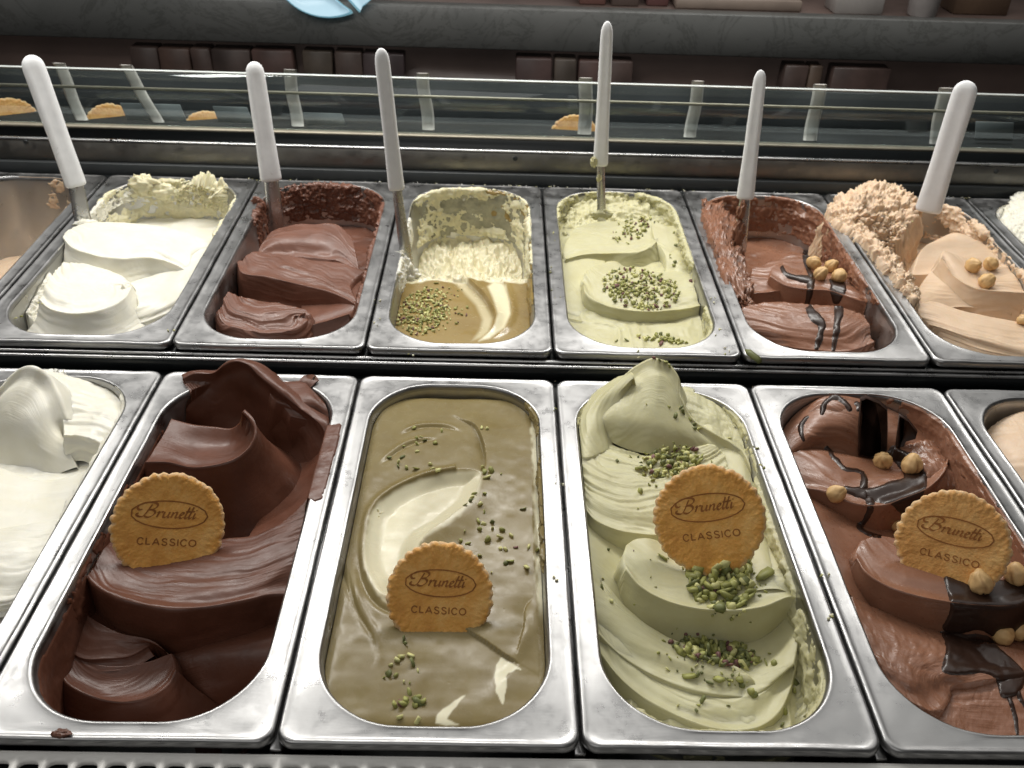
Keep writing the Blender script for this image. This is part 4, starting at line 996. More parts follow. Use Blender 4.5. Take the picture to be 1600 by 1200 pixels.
def shard(poly, Y, thick, label):
    P_ = np.array([at_y(x, y, Y) for x, y in poly]); n = len(P_)
    P_[:, 1] += (P_[:, 2]-P_[:, 2].min())*0.16+(P_[:, 0]-P_[:, 0].min())*0.15
    Bk = P_+np.array([1.0, thick, -0.5])
    ins = P_.mean(0)+(P_-P_.mean(0))*0.94+np.array([0, -0.5, 0.0])
    V = np.vstack([ins, P_, Bk])
    Fc = [tuple(range(n))]+[(i, (i+1) % n, n+(i+1) % n, n+i) for i in range(n)]+[(n+i, n+(i+1) % n, 2*n+(i+1) % n, 2*n+i) for i in range(n)]+[tuple(range(3*n-1, 2*n-1, -1))]
    tag(link('chocolate_shard', mesh_from('chocolate_shard', V, Fc, False), M['shard']), label, 'chocolate piece')
h0, _ = B4.hit(1365, 714)
shard([(1350,634),(1359,631),(1381,640),(1394,652),(1393,680),(1390,712),(1366,722),(1342,715),(1344,674)], h0[1]-4, 3.5, 'large upright dark chocolate shard behind the hazelnuts in the near row')
shard([(1409,655),(1424,664),(1438,682),(1434,692),(1418,694),(1406,712),(1398,712)], h0[1]+1, 3.0, 'small dark chocolate shard to the right of the large upright one')

# ------------------------------------------------------------------ hazelnuts
def nut_mesh(seed):
    rs = np.random.RandomState(seed); nu, nv = 30, 18
    V = []; TT = []
    for j in range(nv+1):
        ph = math.pi*j/nv
        for i in range(nu):
            th = 2*math.pi*i/nu
            r = 1.0
            point = 0.26*max(0, math.cos(ph))**6
            flat = -0.10*max(0, -math.cos(ph))**4
            crease = -0.10*math.exp(-((math.sin((th+seed)*1.5+0.3*math.cos(ph*2)))/0.16)**2)*math.sin(ph)**0.7-0.03*math.cos(9*th+seed)*math.sin(ph)
            r += point+flat+crease; TT.append(min(1.0, max(0.0, -crease*7-0.12)+0.5*max(0, -math.cos(ph))**8))
            V.append((r*math.sin(ph)*math.cos(th), r*math.sin(ph)*math.sin(th)*0.95, r*math.cos(ph)))
    V = np.array(V); n = fbm(V[:,0]*2+seed, V[:,1]*2, V[:,2]*2, 3, seed)
    V *= (1+0.14*n)[:, None]*0.97
    me = mesh_from('hazelnut', V, grid_faces(nv+1, nu, 0, True))
    a = me.attributes.new('tint', 'FLOAT', 'POINT'); a.data.foreach_set('value', np.array(TT, np.float32)); return me
NUTS = [nut_mesh(i) for i in range(5)]
for m_ in NUTS: m_.materials.append(M['nut'])
def nut(body, px, py, rpx, label, i, lift=0.45, back=0.0):
    loc, n = body.hit(px, py+rpx*0.5)
    d = Vector(ray(px, py)).normalized()
    depth = (np.array(loc)-CAM) @ np.array(d)
    r = rpx*((np.array(loc)-CAM) @ (CM @ np.array([0,0,-1])))/F_PX
    c = Vector(CAM)+d*(depth-r*lift)
    o = bpy.data.objects.new('hazelnut', NUTS[i % 5]); COL.objects.link(o)
    o.location = c*MM; o.scale = (r,)*3
    rs = random.Random(i*7+3); o.rotation_euler = (rs.uniform(-1.2, 1.2), rs.uniform(-1.2, 1.2), rs.uniform(0, 6.28))
    return tag(o, label, 'hazelnut', 'peeled hazelnuts on the gelato')
NL_ = [
 (B4,1380,720,15,'left hazelnut of the two behind the wafer, on dark sauce in the near row'),
 (B4,1425,727,17,'right hazelnut of the two behind the wafer, smeared with brown gelato'),
 (B4,1306,772,15,'lone striped hazelnut at the left end of the sauce band in the near row'),
 (B4,1404,824,12,'hazelnut half hidden behind the left edge of the wafer'),
 (B4,1524,883,20,'hazelnut touching the lower right face of the wafer'),
 (B4,1532,911,19,'hazelnut just below the one that touches the wafer'),
 (B4,1588,899,18,'hazelnut at the right edge of the photo, right of the wafer'),
 (B4,1567,992,18,'left hazelnut of the pair lying in the shaded hollow in the near row'),
 (B4,1592,985,17,'right hazelnut of the pair in the shaded hollow, cut by the right edge'),
 (C4,1272,411,11.5,'upper left of the four hazelnuts in the far row'),
 (C4,1299,416,11,'toasted yellow hazelnut, upper right of the four in the far row'),
 (C4,1282,428,11.5,'lower left of the four hazelnuts in the far row'),
 (C4,1311,432,12.5,'lower right of the four hazelnuts, pale, above the right sauce run'),
 (C5,1520,415,12.5,'upper left hazelnut of the three on beige gelato'),
 (C5,1548,413,11.5,'upper right hazelnut of the three on beige gelato'),
 (C5,1541,440,12.5,'lowest hazelnut of the three on beige gelato'),
 (C5,1597,500,9,'hazelnut cut by the right edge on the beige gelato')]
NUT_LATER = [4, 5, 6]
for i, (bd, x, y, r, l) in enumerate(NL_):
    nut(bd, x, y, r, l, i)

# ------------------------------------------------------------------ wafers
def stroke(pts, w, n=26, nib=0.9, thin=0.28):
    C = cr(np.array(pts, float), n) if len(pts) > 2 else cr(np.array(pts, float), 3)
    d = np.gradient(C, axis=0); L = np.linalg.norm(d, axis=1)[:, None]+1e-9; d = d/L
    ang = np.arctan2(d[:, 1], d[:, 0])
    k = thin+(1-thin)*np.abs(np.sin(ang-nib)) if nib is not None else np.ones(len(C))
    nn = np.c_[-d[:, 1], d[:, 0]]*(w*k/2)[:, None]
    return C+nn, C-nn
def lettering_mesh():
    V = []; Fc = []
    def put(pts, w, sx, ox, oy, shear, nib):
        a, b_ = stroke(pts, w, nib=nib)
        o = len(V)
        for p_, q_ in zip(a, b_):
            for t in (p_, q_):
                V.append(((t[0]+t[1]*shear)*sx+ox, t[1]*sx+oy, 0))
        for i in range(len(a)-1): Fc.append((o+2*i, o+2*i+1, o+2*i+3, o+2*i+2))
    S = [[(0.95,2.15),(0.7,1.3),(0.4,0.4),(0.1,0.0),(-0.4,-0.05),(-0.9,0.15),(-1.0,0.45),(-0.7,0.5)],
         [(-0.35,1.25),(-0.75,1.1),(-1.2,1.4),(-1.1,1.95),(-0.4,2.35),(0.7,2.5),(1.6,2.35),(1.9,1.95),(1.5,1.4),(0.75,1.2)],
         [(0.75,1.2),(1.5,1.15),(1.9,0.75),(1.6,0.2),(1.0,-0.1),(0.35,0.05)],
         [(2.25,0.75),(2.5,1.0),(2.5,0.6),(2.4,0.0)], [(2.45,0.45),(2.75,0.85),(3.05,1.0),(3.2,0.85)],
         [(3.45,1.0),(3.4,0.4),(3.5,0.05),(3.8,0.05),(4.15,0.45)], [(4.25,1.0),(4.2,0.35),(4.3,0.02),(4.6,0.25)],
         [(4.85,1.0),(4.8,0.5),(4.75,0.0)], [(4.8,0.45),(5.1,0.9),(5.4,1.0),(5.5,0.75),(5.45,0.2),(5.6,0.02),(5.85,0.25)],
         [(6.05,0.45),(6.45,0.6),(6.6,0.88),(6.35,1.02),(6.1,0.7),(6.1,0.2),(6.4,0.0),(6.8,0.3)],
         [(7.2,2.0),(7.1,1.1),(7.0,0.25),(7.2,0.0),(7.45,0.3)], [(7.85,2.05),(7.75,1.1),(7.65,0.25),(7.85,0.0),(8.1,0.3)],
         [(6.85,1.2),(7.5,1.22),(8.25,1.3)], [(8.45,1.0),(8.4,0.3),(8.5,0.02),(8.85,0.35)], [(8.55,1.42),(8.57,1.56)]]
    sc = 0.104
    for s in S: put(s, 0.36, sc, -0.47, 0.165, 0.28, 0.75)
    el = [(0.66*math.cos(a), 0.245*math.sin(a)) for a in np.linspace(0, 2*math.pi, 60)]
    put(el, 0.022, 1.0, 0.0, 0.22, 0.0, None)
    Lt = {'C': ([(0.85,0.78),(0.6,0.98),(0.3,0.95),(0.05,0.65),(0.05,0.32),(0.3,0.03),(0.6,0.0),(0.85,0.2)], 0.9),
          'O': ([(0.5,1.0),(0.15,0.85),(0.0,0.5),(0.15,0.13),(0.5,0.0),(0.85,0.13),(1.0,0.5),(0.85,0.85),(0.5,1.0)], 1.0),
          'S': ([(0.75,0.82),(0.5,1.0),(0.2,0.95),(0.08,0.75),(0.3,0.55),(0.6,0.45),(0.78,0.25),(0.6,0.03),(0.3,0.0),(0.05,0.2)], 0.8)}
    x = 0; gap = 0.34; items = []
    for ch in 'CLASSICO':
        if ch in Lt: items.append(([Lt[ch][0]], x)); x += Lt[ch][1]+gap
        elif ch == 'L': items.append(([[(0.05,1.0),(0.05,0.0)],[(0.0,0.06),(0.65,0.06)]], x)); x += 0.65+gap
        elif ch == 'A': items.append(([[(0.0,0.0),(0.48,1.0)],[(0.48,1.0),(0.95,0.0)],[(0.18,0.32),(0.78,0.32)]], x)); x += 0.95+gap
        elif ch == 'I': items.append(([[(0.06,1.0),(0.06,0.0)]], x)); x += 0.12+gap
    tot = x-gap; s2 = 0.118
    for strokes, ox in items:
        for s in strokes:
            pts = [(p_[0]+ox-tot/2, p_[1]) for p_ in s]
            put(pts, 0.17, s2, 0.0, -0.33, 0.0, None)
    return np.array(V), Fc
LV, LF = lettering_mesh()
def wafer_mesh(R, seed, scal=34):
    nr, nt = 26, 34*8
    V = []; T = []
    th = np.linspace(0, 2*np.pi, nt, endpoint=False)
    w_ = 0.45*fbm(np.cos(th)*3+seed, np.sin(th)*3, 0, 2, seed)
    sc = np.abs(np.sin(th*scal/2+w_*0.8))**0.8
    Re = R*(0.965+0.030*sc+0.028*fbm(np.cos(th)*9, np.sin(th)*9+seed, 0, 3, seed+2))
    for zs, sgn in ((1.9, 1), (-1.9, -1)):
        rr = np.linspace(0, 1, nr)**0.8
        rr = rr if sgn > 0 else rr[::-1]
        for f in rr:
            x = Re*f*np.cos(th); y = Re*f*np.sin(th)
            z = zs*(1-0.75*sstep(0.93, 1.0, np.full(nt, f)))
            b_ = 0.12+0.30*sstep(0.60, 0.9, np.full(nt, f))
            z = z+sgn*b_*(fbm(x/1.5, y/1.5, 0, 3, seed+5)*1.6)+0.5*fbm(x/20, y/20, 0, 2, seed+7)
            V.append(np.c_[x, y, z]); T.append(sstep(0.93, 1.0, np.full(nt, f)+0.03*vnoise(x/2, y/2, 0, seed)))
    V = np.vstack(V); T = np.concatenate(T)
    me = mesh_from('disc', V, grid_faces(2*nr, nt, 0, True))
    a = me.attributes.new('tint', 'FLOAT', 'POINT'); a.data.foreach_set('value', T.astype(np.float32))
    return me
def wafer(body, cx, cy, rpx, foot, roll, label, seed, tilt=0.0, turn=0.0, name='wafer_cookie', letters=True, P0=None, dd=5):
    if P0 is None: P0 = np.array(body.hit(*foot)[0])
    fwd = CM @ np.array([0, 0, -1.0])
    dep = (P0-CAM) @ fwd - dd
    d = ray(cx, cy); c = CAM+d*dep
    R = rpx*dep/F_PX
    z = -d/np.linalg.norm(d)
    up = CM @ np.array([0, 1.0, 0]); up -= z*(up@z); up /= np.linalg.norm(up); right = np.cross(up, z)
    B3 = np.c_[right, up, z]
    def rot(ax, a):
        ca, sa = math.cos(a), math.sin(a)
        return {'x': np.array([[1,0,0],[0,ca,-sa],[0,sa,ca]]), 'y': np.array([[ca,0,sa],[0,1,0],[-sa,0,ca]]), 'z': np.array([[ca,-sa,0],[sa,ca,0],[0,0,1]])}[ax]
    B3 = B3 @ rot('x', math.radians(tilt)) @ rot('y', math.radians(turn)) @ rot('z', math.radians(-roll))
    root = bpy.data.objects.new(name, None); root.empty_display_size = 0.01
    root.matrix_world = Matrix([[*B3[0], c[0]*MM], [*B3[1], c[1]*MM], [*B3[2], c[2]*MM], [0,0,0,1]])
    COL.objects.link(root); tag(root, label, 'wafer')
    link('disc', wafer_mesh(R, seed), M['wafer_pale'] if seed >= 4 else M['wafer'], root)
    if letters:
        V = LV*R; V = V.copy(); V[:, 2] = 2.25+0.5*fbm(V[:,0]/20, V[:,1]/20, 0, 2, seed+7)
        link('lettering', mesh_from('lettering', V, LF, False), M['print'], root)
    return root
wafer(BODIES1['b'], 263, 823, 86, (262,868), 6, 'round printed wafer standing in the dark chocolate gelato', 1, tilt=4)
wafer(BODIES1['c'], 687, 930, 84, (690,962), 4, 'round printed wafer standing in the caramel coloured gelato', 2, tilt=4)
wafer(BODIES1['d'], 1108, 812, 87, (1105,885), -8, 'round printed wafer standing in the pale green gelato', 3, tilt=4, dd=9)
wafer(BODIES1['e'], 1488, 849, 84, (1470,892), 11, 'paler round printed wafer with a hazelnut against it, in the milk chocolate gelato', 4, tilt=4)

# ------------------------------------------------------------------ chopped pistachios
def bit_mesh(seed):
    rs = np.random.RandomState(seed)
    kind = seed % 3
    dims = [(1.15, 0.85, 0.42), (1.55, 0.7, 0.38), (0.95, 0.85, 0.62)][kind]
    base = np.array([(-1,-1,-1),(1,-1,-1),(1,1,-1),(-1,1,-1),(-1,-1,1),(1,-1,1),(1,1,1),(-1,1,1)], float)*0.5
    base *= (0.65+0.6*rs.rand(8, 1)); base *= np.array(dims)
    mid = np.array([(0,-.62,0),(.62,0,0),(0,.62,0),(-.62,0,0)], float)*np.array(dims)*(0.8+0.5*rs.rand(4, 1))
    V = np.vstack([base, mid, [[0,0,-.55*dims[2]],[0,0,.6*dims[2]]]])
    Fc = [(0,1,8),(1,5,8),(5,4,8),(4,0,8),(1,2,9),(2,6,9),(6,5,9),(5,1,9),(2,3,10),(3,7,10),(7,6,10),(6,2,10),(3,0,11),(0,4,11),(4,7,11),(7,3,11),
          (1,0,12),(2,1,12),(3,2,12),(0,3,12),(4,5,13),(5,6,13),(6,7,13),(7,4,13)]
    return V, Fc
BITS = [bit_mesh(i) for i in range(12)]
BIT_ME = {}
for i, (V, Fc) in enumerate(BITS):
    for j, mt in enumerate(BIT_MATS):
        me = mesh_from('pistachio_piece', V, Fc, False); me.materials.append(mt); BIT_ME[i, j] = me
def rand_rot(rs):
    q = rs.normal(size=4); q /= np.linalg.norm(q); w, x, y, z = q
    return np.array([[1-2*(y*y+z*z),2*(x*y-z*w),2*(x*z+y*w)],[2*(x*y+z*w),1-2*(x*x+z*z),2*(y*z-x*w)],[2*(x*z-y*w),2*(y*z+x*w),1-2*(x*x+y*y)]])
def pick(rs, wts=None): return int(rs.choice(4, p=wts or BIT_W))
def bit(body, px, py, size, label, group, rs, up=0.25, kind=None, long=False):
    loc, n = body.hit(px, py)
    if loc is None: return
    k = 1+3*rs.randint(4) if long else rs.randint(12)
    o = bpy.data.objects.new('pistachio_piece', BIT_ME[k, (pick(rs) if size < 3.8 else pick(rs) % 3) if kind is None else kind]); COL.objects.link(o)
    R_ = Matrix([list(map(float, r)) for r in rand_rot(rs)]).to_4x4()
    if long: R_ = Matrix.Rotation(rs.uniform(0, 3.1), 4, 'Z')
    o.matrix_world = Matrix.Translation((loc+n*(size*up))*MM) @ R_ @ Matrix.Diagonal((size, size, size, 1))
    tag(o, label, 'pistachio piece', group)
def heap(body, cx, cy, rx, ry, ang, count, size, label, group, seed, layers=1.0, wts=None):
    rs = np.random.RandomState(seed); ca, sa = math.cos(math.radians(ang)), math.sin(math.radians(ang))
    for i in range(count):
        r = rs.rand()**0.55; t = rs.rand()*6.283
        a, b_ = rx*r*math.cos(t), ry*r*math.sin(t)
        bit(body, cx+a*ca-b_*sa, cy+a*sa+b_*ca, size*rs.uniform(0.6, 1.25), label, group, rs, 0.3+layers*(1-r)*rs.rand(), kind=pick(rs, wts) if wts else None)
D3 = BODIES1['d']
heap(D3, 1126, 902, 58, 50, 35, 165, 5.5, 'green chopped pistachio piece in the heap just below the wafer', 'chopped pistachios heaped below the wafer', 1, 1.3)
rs = np.random.RandomState(4)
LB = 'loose chopped pistachio piece on the near pale green gelato'; LG = 'loose chopped pistachios on the near pale green gelato'
for x, y, s in [(1195,900,8),(1228,898,5),(1232,908,4),(1035,872,4.5),(942,917,3.5),(955,940,3),(1180,1038,3),(1197,1036,3.5),(1210,1037,4),(1243,1068,5),(1240,1080,4.5),(1225,1112,4),(1222,1133,3.5),
                (1290,1085,5),(1288,1100,4.5),(1274,1118,4),(1096,1097,4.5),(1075,1058,5.5),(1090,1055,4.5),(1122,1062,6),(1110,1068,4),(1155,1062,4.5),(1158,1072,4),(1174,1083,5),(1178,1086,4),(1062,638,4),(1066,645,4),(1055,650,4.5),
                (1078,655,3.5),(1085,664,4.5),(1092,670,4),(1085,670,3),(1022,560,3),(1030,563,3),(1040,566,3.5),(1046,572,3),(1000,768,4),(964,720,2.5),(985,714,2.5),(1112,722,2.5),(1010,632,2),(1045,636,2.5),(1025,760,2.5),(1020,751,3),(1172,870,3),(1140,685,2.5)]:
    bit(D3, x, y, s*0.86 if s < 7 else s, LB, LG, rs, long=(s >= 7), kind=0 if s >= 7 else None)
C3 = BODIES1['c']
LB = 'loose chopped pistachio piece on the caramel coloured gelato'; LG = 'loose chopped pistachios on the caramel coloured gelato'
for x, y, s in [(647,669,3.4),(690,675,2.6),(651,685,2.6),(658,683,2),(664,688,3.4),(680,693,3.6),(652,695,2.8),(630,697,2),(607,715,3.8),(622,723,3.6),(629,715,3.6),(622,729,3),(635,732,3.8),(650,733,4),(672,726,3.6),(684,735,4),(676,733,2.6),(652,706,3),
                (753,669,3),(761,671,3),(757,738,4.6),(768,736,5.2),(761,747,4),(754,732,3.6),(783,741,2),(738,778,3.2),(735,783,3),(741,772,3),(750,789,4),(727,789,2.4),(757,772,3),(747,814,3.4),(756,819,3.2),(769,817,3.6),(770,826,3),(750,828,4),(785,829,4.2),(782,841,4),
                (762,845,5.6),(799,838,3.8),(726,831,3),(720,846,3.4),(731,850,3),(782,858,3),(790,859,3.4),(806,856,2.2),(826,856,4),(838,861,4.8),(817,796,3),(757,801,2.6),(750,869,3),(796,878,3.8),(790,881,3.4),(822,887,4.4),(818,796,2),(768,895,2),
                (643,978,3),(625,981,2.4),(631,1000,4),(633,1006,3),(627,1027,3.6),(621,1033,3.8),(611,1040,2.8),(642,1025,3.4),(645,1037,5),(653,1049,2.2),(607,1054,4.4),(619,1056,3),(631,1066,2.2),(640,1068,2),(640,1083,3.6),(634,1095,3.6),(625,1101,4),(617,1103,4),(632,1101,4.6),(650,1092,4),(655,1100,5),(662,1097,4.4),(648,1103,3.6),(625,1122,3.8),(652,1128,3.6),(600,1060,2)]:
    bit(C3, x, y, s*0.85, LB, LG, rs)

def crumbs(body, clusters, label, seed, size=2.4, wts=None, mats=None):
    rs = np.random.RandomState(seed); V = []; Fc = []; MI = []; n = 0
    for cx, cy, rx, ry, ang, cnt, lay in clusters:
        ca, sa = math.cos(math.radians(ang)), math.sin(math.radians(ang))
        for i in range(cnt):
            r = rs.rand()**0.6; t = rs.rand()*6.283; a, b_ = rx*r*math.cos(t), ry*r*math.sin(t)
            loc, nn = body.hit(cx+a*ca-b_*sa, cy+a*sa+b_*ca)
            if loc is None: continue
            bv, bf = BITS[rs.randint(12)]; s = size*rs.uniform(0.5, 1.3)
            W = (bv*s) @ rand_rot(rs).T+np.array(loc+nn*s*(0.3+lay*(1-r)*rs.rand()))
            V.append(W); Fc += [tuple(k+n for k in f) for f in bf]; MI += [pick(rs, wts)]*len(bf); n += len(W)
    me = mesh_from('chopped_pistachio', np.vstack(V), np.array(Fc), False)
    for m_ in (mats or BIT_MATS): me.materials.append(m_)
    me.polygons.foreach_set('material_index', np.array(MI, np.int32))
    o = bpy.data.objects.new('chopped_pistachio', me); COL.objects.link(o)
    return tag(o, label, 'chopped nuts', None, 'stuff')
W2 = [0.45, 0.1, 0.33, 0.12]
crumbs(D3, [(1115,1018,72,20,12,150,0.8)], 'heap of chopped pistachio in the shaded hollow of the near pale green gelato', 2, 4.2, [0.4,0.32,0.2,0.08])
crumbs(D3, [(1046,722,52,24,-8,130,0.7)], 'heap of chopped pistachio on the second lobe behind the wafer', 3, 3.6)
crumbs(BODIES2['d'], [(1000,452,62,32,10,420,0.7)], 'dense heap of chopped pistachio on the front lobe of the far pale green gelato', 21, 2.6, W2)
crumbs(BODIES2['d'], [(985,362,30,18,-20,80,0.4),(1015,345,20,8,0,12,0.1)], 'thin scatter of chopped pistachio on the rear lobe of the far pale green gelato', 22, 2.6, W2)
crumbs(BODIES2['d'], [(1035,531,38,8,8,40,0.2),(970,532,10,4,0,4,0),(1070,405,40,50,0,26,0)], 'few chopped pistachio crumbs along the near end of the far pale green gelato', 23, 3.0)
crumbs(BODIES2['c'], [(662,488,45,33,-30,380,0.3),(690,480,45,40,0,60,0)], 'scatter of fine chopped pistachio on the flat caramel sauce', 24, 2.3, [0.42,0.06,0.42,0.10])
crumbs(D3, [(1130,910,75,60,35,60,0.1),(1050,725,62,34,-8,50,0),(1110,1030,85,40,12,60,0.0),(1100,900,160,220,0,50,0)], 'tiny pistachio crumbs between the heaps on the near pale green gelato', 25, 1.7)

# ------------------------------------------------------------------ spatulas
def spatula(top, bot, Yt, Yb, w0, w1, blade, label, seed, goo=None, mat=M['white_plastic'], bw=(14, 22)):
    A = at_y(*top, Yt); Bp = at_y(*bot, Yb)
    root = empty('spatula', Bp, label, 'spatula', None)
    fwd = CM @ np.array([0, 0, -1.0])
    ax = A-Bp; L = np.linalg.norm(ax); ax /= L
    vz = (CAM-(A+Bp)/2); vz /= np.linalg.norm(vz)
    sd = np.cross(ax, vz); sd /= np.linalg.norm(sd); nr = np.cross(sd, ax)
    sA, sB = w0*((A-CAM)@fwd)/F_PX/2, w1*((Bp-CAM)@fwd)/F_PX/2
    V = []; nn = 24
    prof = [(0.0, 0.55),(0.004, 0.82),(0.012, 0.96),(0.03, 1.0),(0.2, 1.0),(0.4, 0.99),(0.6, 0.985),(0.8, 0.98)]
    for t in (0.90, 0.94, 0.965, 0.985, 0.995, 1.0):
        prof.append((t, math.sqrt(max(0.0, 1-((t-0.90)/0.1003)**2.3))*0.98))
    for t, k in prof:
        hw = (sB*(1-t)+sA*t)*k*0.88; th = hw*0.42
        waist = 1-0.06*math.exp(-((t-0.35)/0.2)**2)
        for i in range(nn):
            a = 2*math.pi*i/nn; c_, s_ = math.cos(a), math.sin(a)
            x = abs(c_)**0.8*np.sign(c_)*hw*waist; y = abs(s_)**0.8*np.sign(s_)*th
            if y > 0: y -= th*0.22*math.exp(-(x/(hw*0.35+1e-6))**2)*(0.1 < t < 0.93)   # thumb groove
            V.append(Bp+ax*(L*t)+sd*x+nr*y)
    Fc = [tuple(f) for f in grid_faces(len(prof), nn, 0, True)]
    V.append(Bp); V.append(A); nV = len(V)
    Fc += [(i, (i+1) % nn, nV-2) for i in range(nn)]
    o = (len(prof)-1)*nn
    Fc += [(o+i, o+(i+1) % nn, nV-1) for i in range(nn)]
    child('handle', mesh_from('handle', np.array(V), Fc), mat, root)
    if blade:
        P1 = Bp+ax*4; Q = at_y(*blade, Yb-6); bd = Q-P1; bL = np.linalg.norm(bd); bd /= bL
        s2 = np.cross(bd, vz); s2 /= np.linalg.norm(s2); n2 = np.cross(s2, bd)
        V = []; ks = np.linspace(0, 1.35, 14)
        for t in ks:
            hw = (bw[0]*(1-min(t,1))+bw[1]*min(t,1))*((P1-CAM)@fwd)/F_PX/2
            for u in np.linspace(-1, 1, 9):
                V.append(P1+bd*bL*t+s2*u*hw+n2*(0.9-1.6*u*u))
            for u in np.linspace(1, -1, 9):
                V.append(P1+bd*bL*t+s2*u*hw+n2*(0.1-1.6*u*u))
        child('blade', mesh_from('blade', np.array(V), grid_faces(14, 18, 0, True)), M['blade'], root)
    return root, Bp, ax, sd, nr
M['blade'] = steel_mat('spatula_steel', 0.55, 0.22)
spatula((46,86), (120,292), 650, 622, 40, 36, (131,352), 'leftmost white spatula leaning over the white gelato', 1, bw=(22,26))
spatula((396,96), (424,283), 690, 664, 33, 38, (432,352), 'white spatula standing in the brown chocolate gelato', 2, bw=(22,26))
spatula((595,75), (620,298), 600, 572, 27, 29, (634,395), 'white spatula standing at the left side of the caramel sauce pan', 3, bw=(14,20))
spatula((949,33), (938,260), 690, 668, 22, 27, (940,335), 'tallest white spatula standing in the far pale green gelato', 4, bw=(12,14))
spatula((1189,109), (1164,312), 640, 612, 22, 31, (1157,372), 'white spatula standing at the left side of the far milk chocolate gelato', 5, bw=(16,22))
spatula((1513,126), (1449,332), 660, 640, 42, 44, None, 'thick white spatula leaning right, pushed into the beige gelato', 6)

# gelato clinging to tools: small frothy lumps
def lump(px, py, Y, r, mat, label, seed, sx=1, sz=1.4, name='gelato_lump'):
    c = at_y(px, py, Y); nu, nv = 40, 26
    u = np.linspace(0, 2*np.pi, nu, endpoint=False)[None]; v = np.linspace(0.02, np.pi-0.02, nv)[:, None]
    X = np.sin(v)*np.cos(u); Yy = np.sin(v)*np.sin(u); Z = np.cos(v)+0*u
    k = 1+0.55*ridged(X*1.6+seed, Yy*1.6, Z*1.6, 4, seed)-0.3
    V = np.stack([X*k*r*sx, Yy*k*r*0.7, Z*k*r*sz], -1).reshape(-1, 3)+c
    return tag(link(name, mesh_from(name, V, grid_faces(nv, nu, 0, True)), mat), label, 'gelato')
lump(928, 254, 664, 4.2, M['pistachio'], 'small green lump stuck to the base of the tallest spatula handle', 3, 1, 1.5)
lump(936, 278, 664, 3.0, M['pistachio'], 'tiny green lump on the blade of the tallest spatula', 4)
lump(1158, 330, 608, 5.5, M['milk_choc'], 'brown gelato smeared round the base of the milk chocolate spatula handle', 5, 0.9, 2.2)
lump(1153, 372, 606, 9, M['milk_choc'], 'brown gelato gathered round the blade of the milk chocolate spatula', 6, 0.9, 2.4)
lump(1150, 420, 596, 11, M['milk_choc'], 'brown gelato heaped on the pan edge beneath the milk chocolate spatula', 16, 0.8, 2.2)
lump(640, 440, 552, 10, M['cream'], 'frothy white gelato heaped round the blade in the caramel sauce pan', 7, 1.3, 2.0)
lump(626, 408, 560, 8, M['cream'], 'frothy white gelato on the pan edge left of the caramel sauce', 8, 1.2, 1.4)
lump(645, 462, 545, 8, M['cream'], 'white gelato tongue reaching the caramel sauce', 9, 1.0, 1.2)
lump(940, 335, 664, 8, M['pistachio'], 'green gelato gathered at the foot of the tallest spatula', 10, 1.6, 0.9)
lump(136, 352, 606, 9, M['cream'], 'white gelato gathered at the foot of the leftmost spatula', 12, 1.6, 0.7)
lump(226, 290, 715, 13, M['vanilla'], 'tall yellowish lump on the rear wall of the far white gelato pan', 13, 1.5, 1.0)
lump(256, 300, 712, 10, M['vanilla'], 'smaller yellowish lump right of the tall one', 14, 1.7, 1.0)
lump(402, 330, 672, 10, M['choc_back'], 'crumbly brown gelato at the foot of the second spatula', 15, 1.1, 1.6)
lump(400, 362, 655, 10, M['choc_back'], 'crumbly brown gelato below it on the left pan wall', 17, 0.8, 2.0)
# gelato sticking over steel edges
for x0_, x1_, yy, mt, lb in ((60, 74, 1.5, 'dark_choc', 'dot of dark chocolate gelato on the near lip of its pan'),):
    c = at(96, 1146, 0.3, 1)
    lumpo = lump(96, 1146, c[1], 4.0, M['dark_choc'], lb, 30, 1.4, 0.45)

# ------------------------------------------------------------------ counter, rails and the glass behind
def strut(o): return tag(o, None, None, None, 'structure')
strut(box('counter_floor', -900, 1500, -700, 760, -150, -128, M['dark']))
# near grille of slots
gz = -8.5
g0 = at(0, 1178, gz, 1); g1 = at(1600, 1200, gz, 1)
yTop = -2.6
root = empty('vent_grille', (300, yTop-30, gz), 'pale metal grille with a row of rounded slots along the near edge', 'grille')
M['grille'] = simple_mat('pale_grille_metal', (0.72, 0.71, 0.68), 0.35, 0.0, 0.5, 0.04, 40, 0.05)
V = []; Fc = []
pitch, sw, r_ = 15.6, 12.0, 4.0
ySlot = at(200, 1191, gz, 1)[1]
for k in range(-26, 58):
    x = k*pitch; a0, a1 = x, x+pitch
    outer = []; inner = []
    yb = ySlot-46
    sx0, sx1 = x+(pitch-sw)/2, x+(pitch+sw)/2
    corners = [(sx1-r_, ySlot-r_, 0), (sx0+r_, ySlot-r_, 90), (sx0+r_, yb+12+r_, 180), (sx1-r_, yb+12+r_, 270)]
    for (cx_, cy_, a_), (ox, oy) in zip(corners, [(a1, yTop), (a0, yTop), (a0, yb), (a1, yb)]):
        for j in range(5):
            t = math.radians(a_+90*j/4); inner.append((cx_+r_*math.cos(t), cy_+r_*math.sin(t)))
            # outer point by projecting to the cell border
            outer.append((ox, oy) if j == 2 else ((ox, inner[-1][1]) if (j < 2) == (a_ in (0, 180)) else (inner[-1][0], oy)))
    n0 = len(V); m = len(inner)
    V += [(x_, y_, gz) for x_, y_ in outer]+[(x_, y_, gz) for x_, y_ in inner]+[(x_, y_, gz-3) for x_, y_ in inner]
    for j in range(m):
        q = (j+1) % m
        Fc.append((n0+j, n0+q, n0+m+q, n0+m+j)); Fc.append((n0+m+j, n0+m+q, n0+2*m+q, n0+2*m+j))
child('slotted_plate', mesh_from('slotted_plate', np.array(V), Fc, False), M['grille'], root)
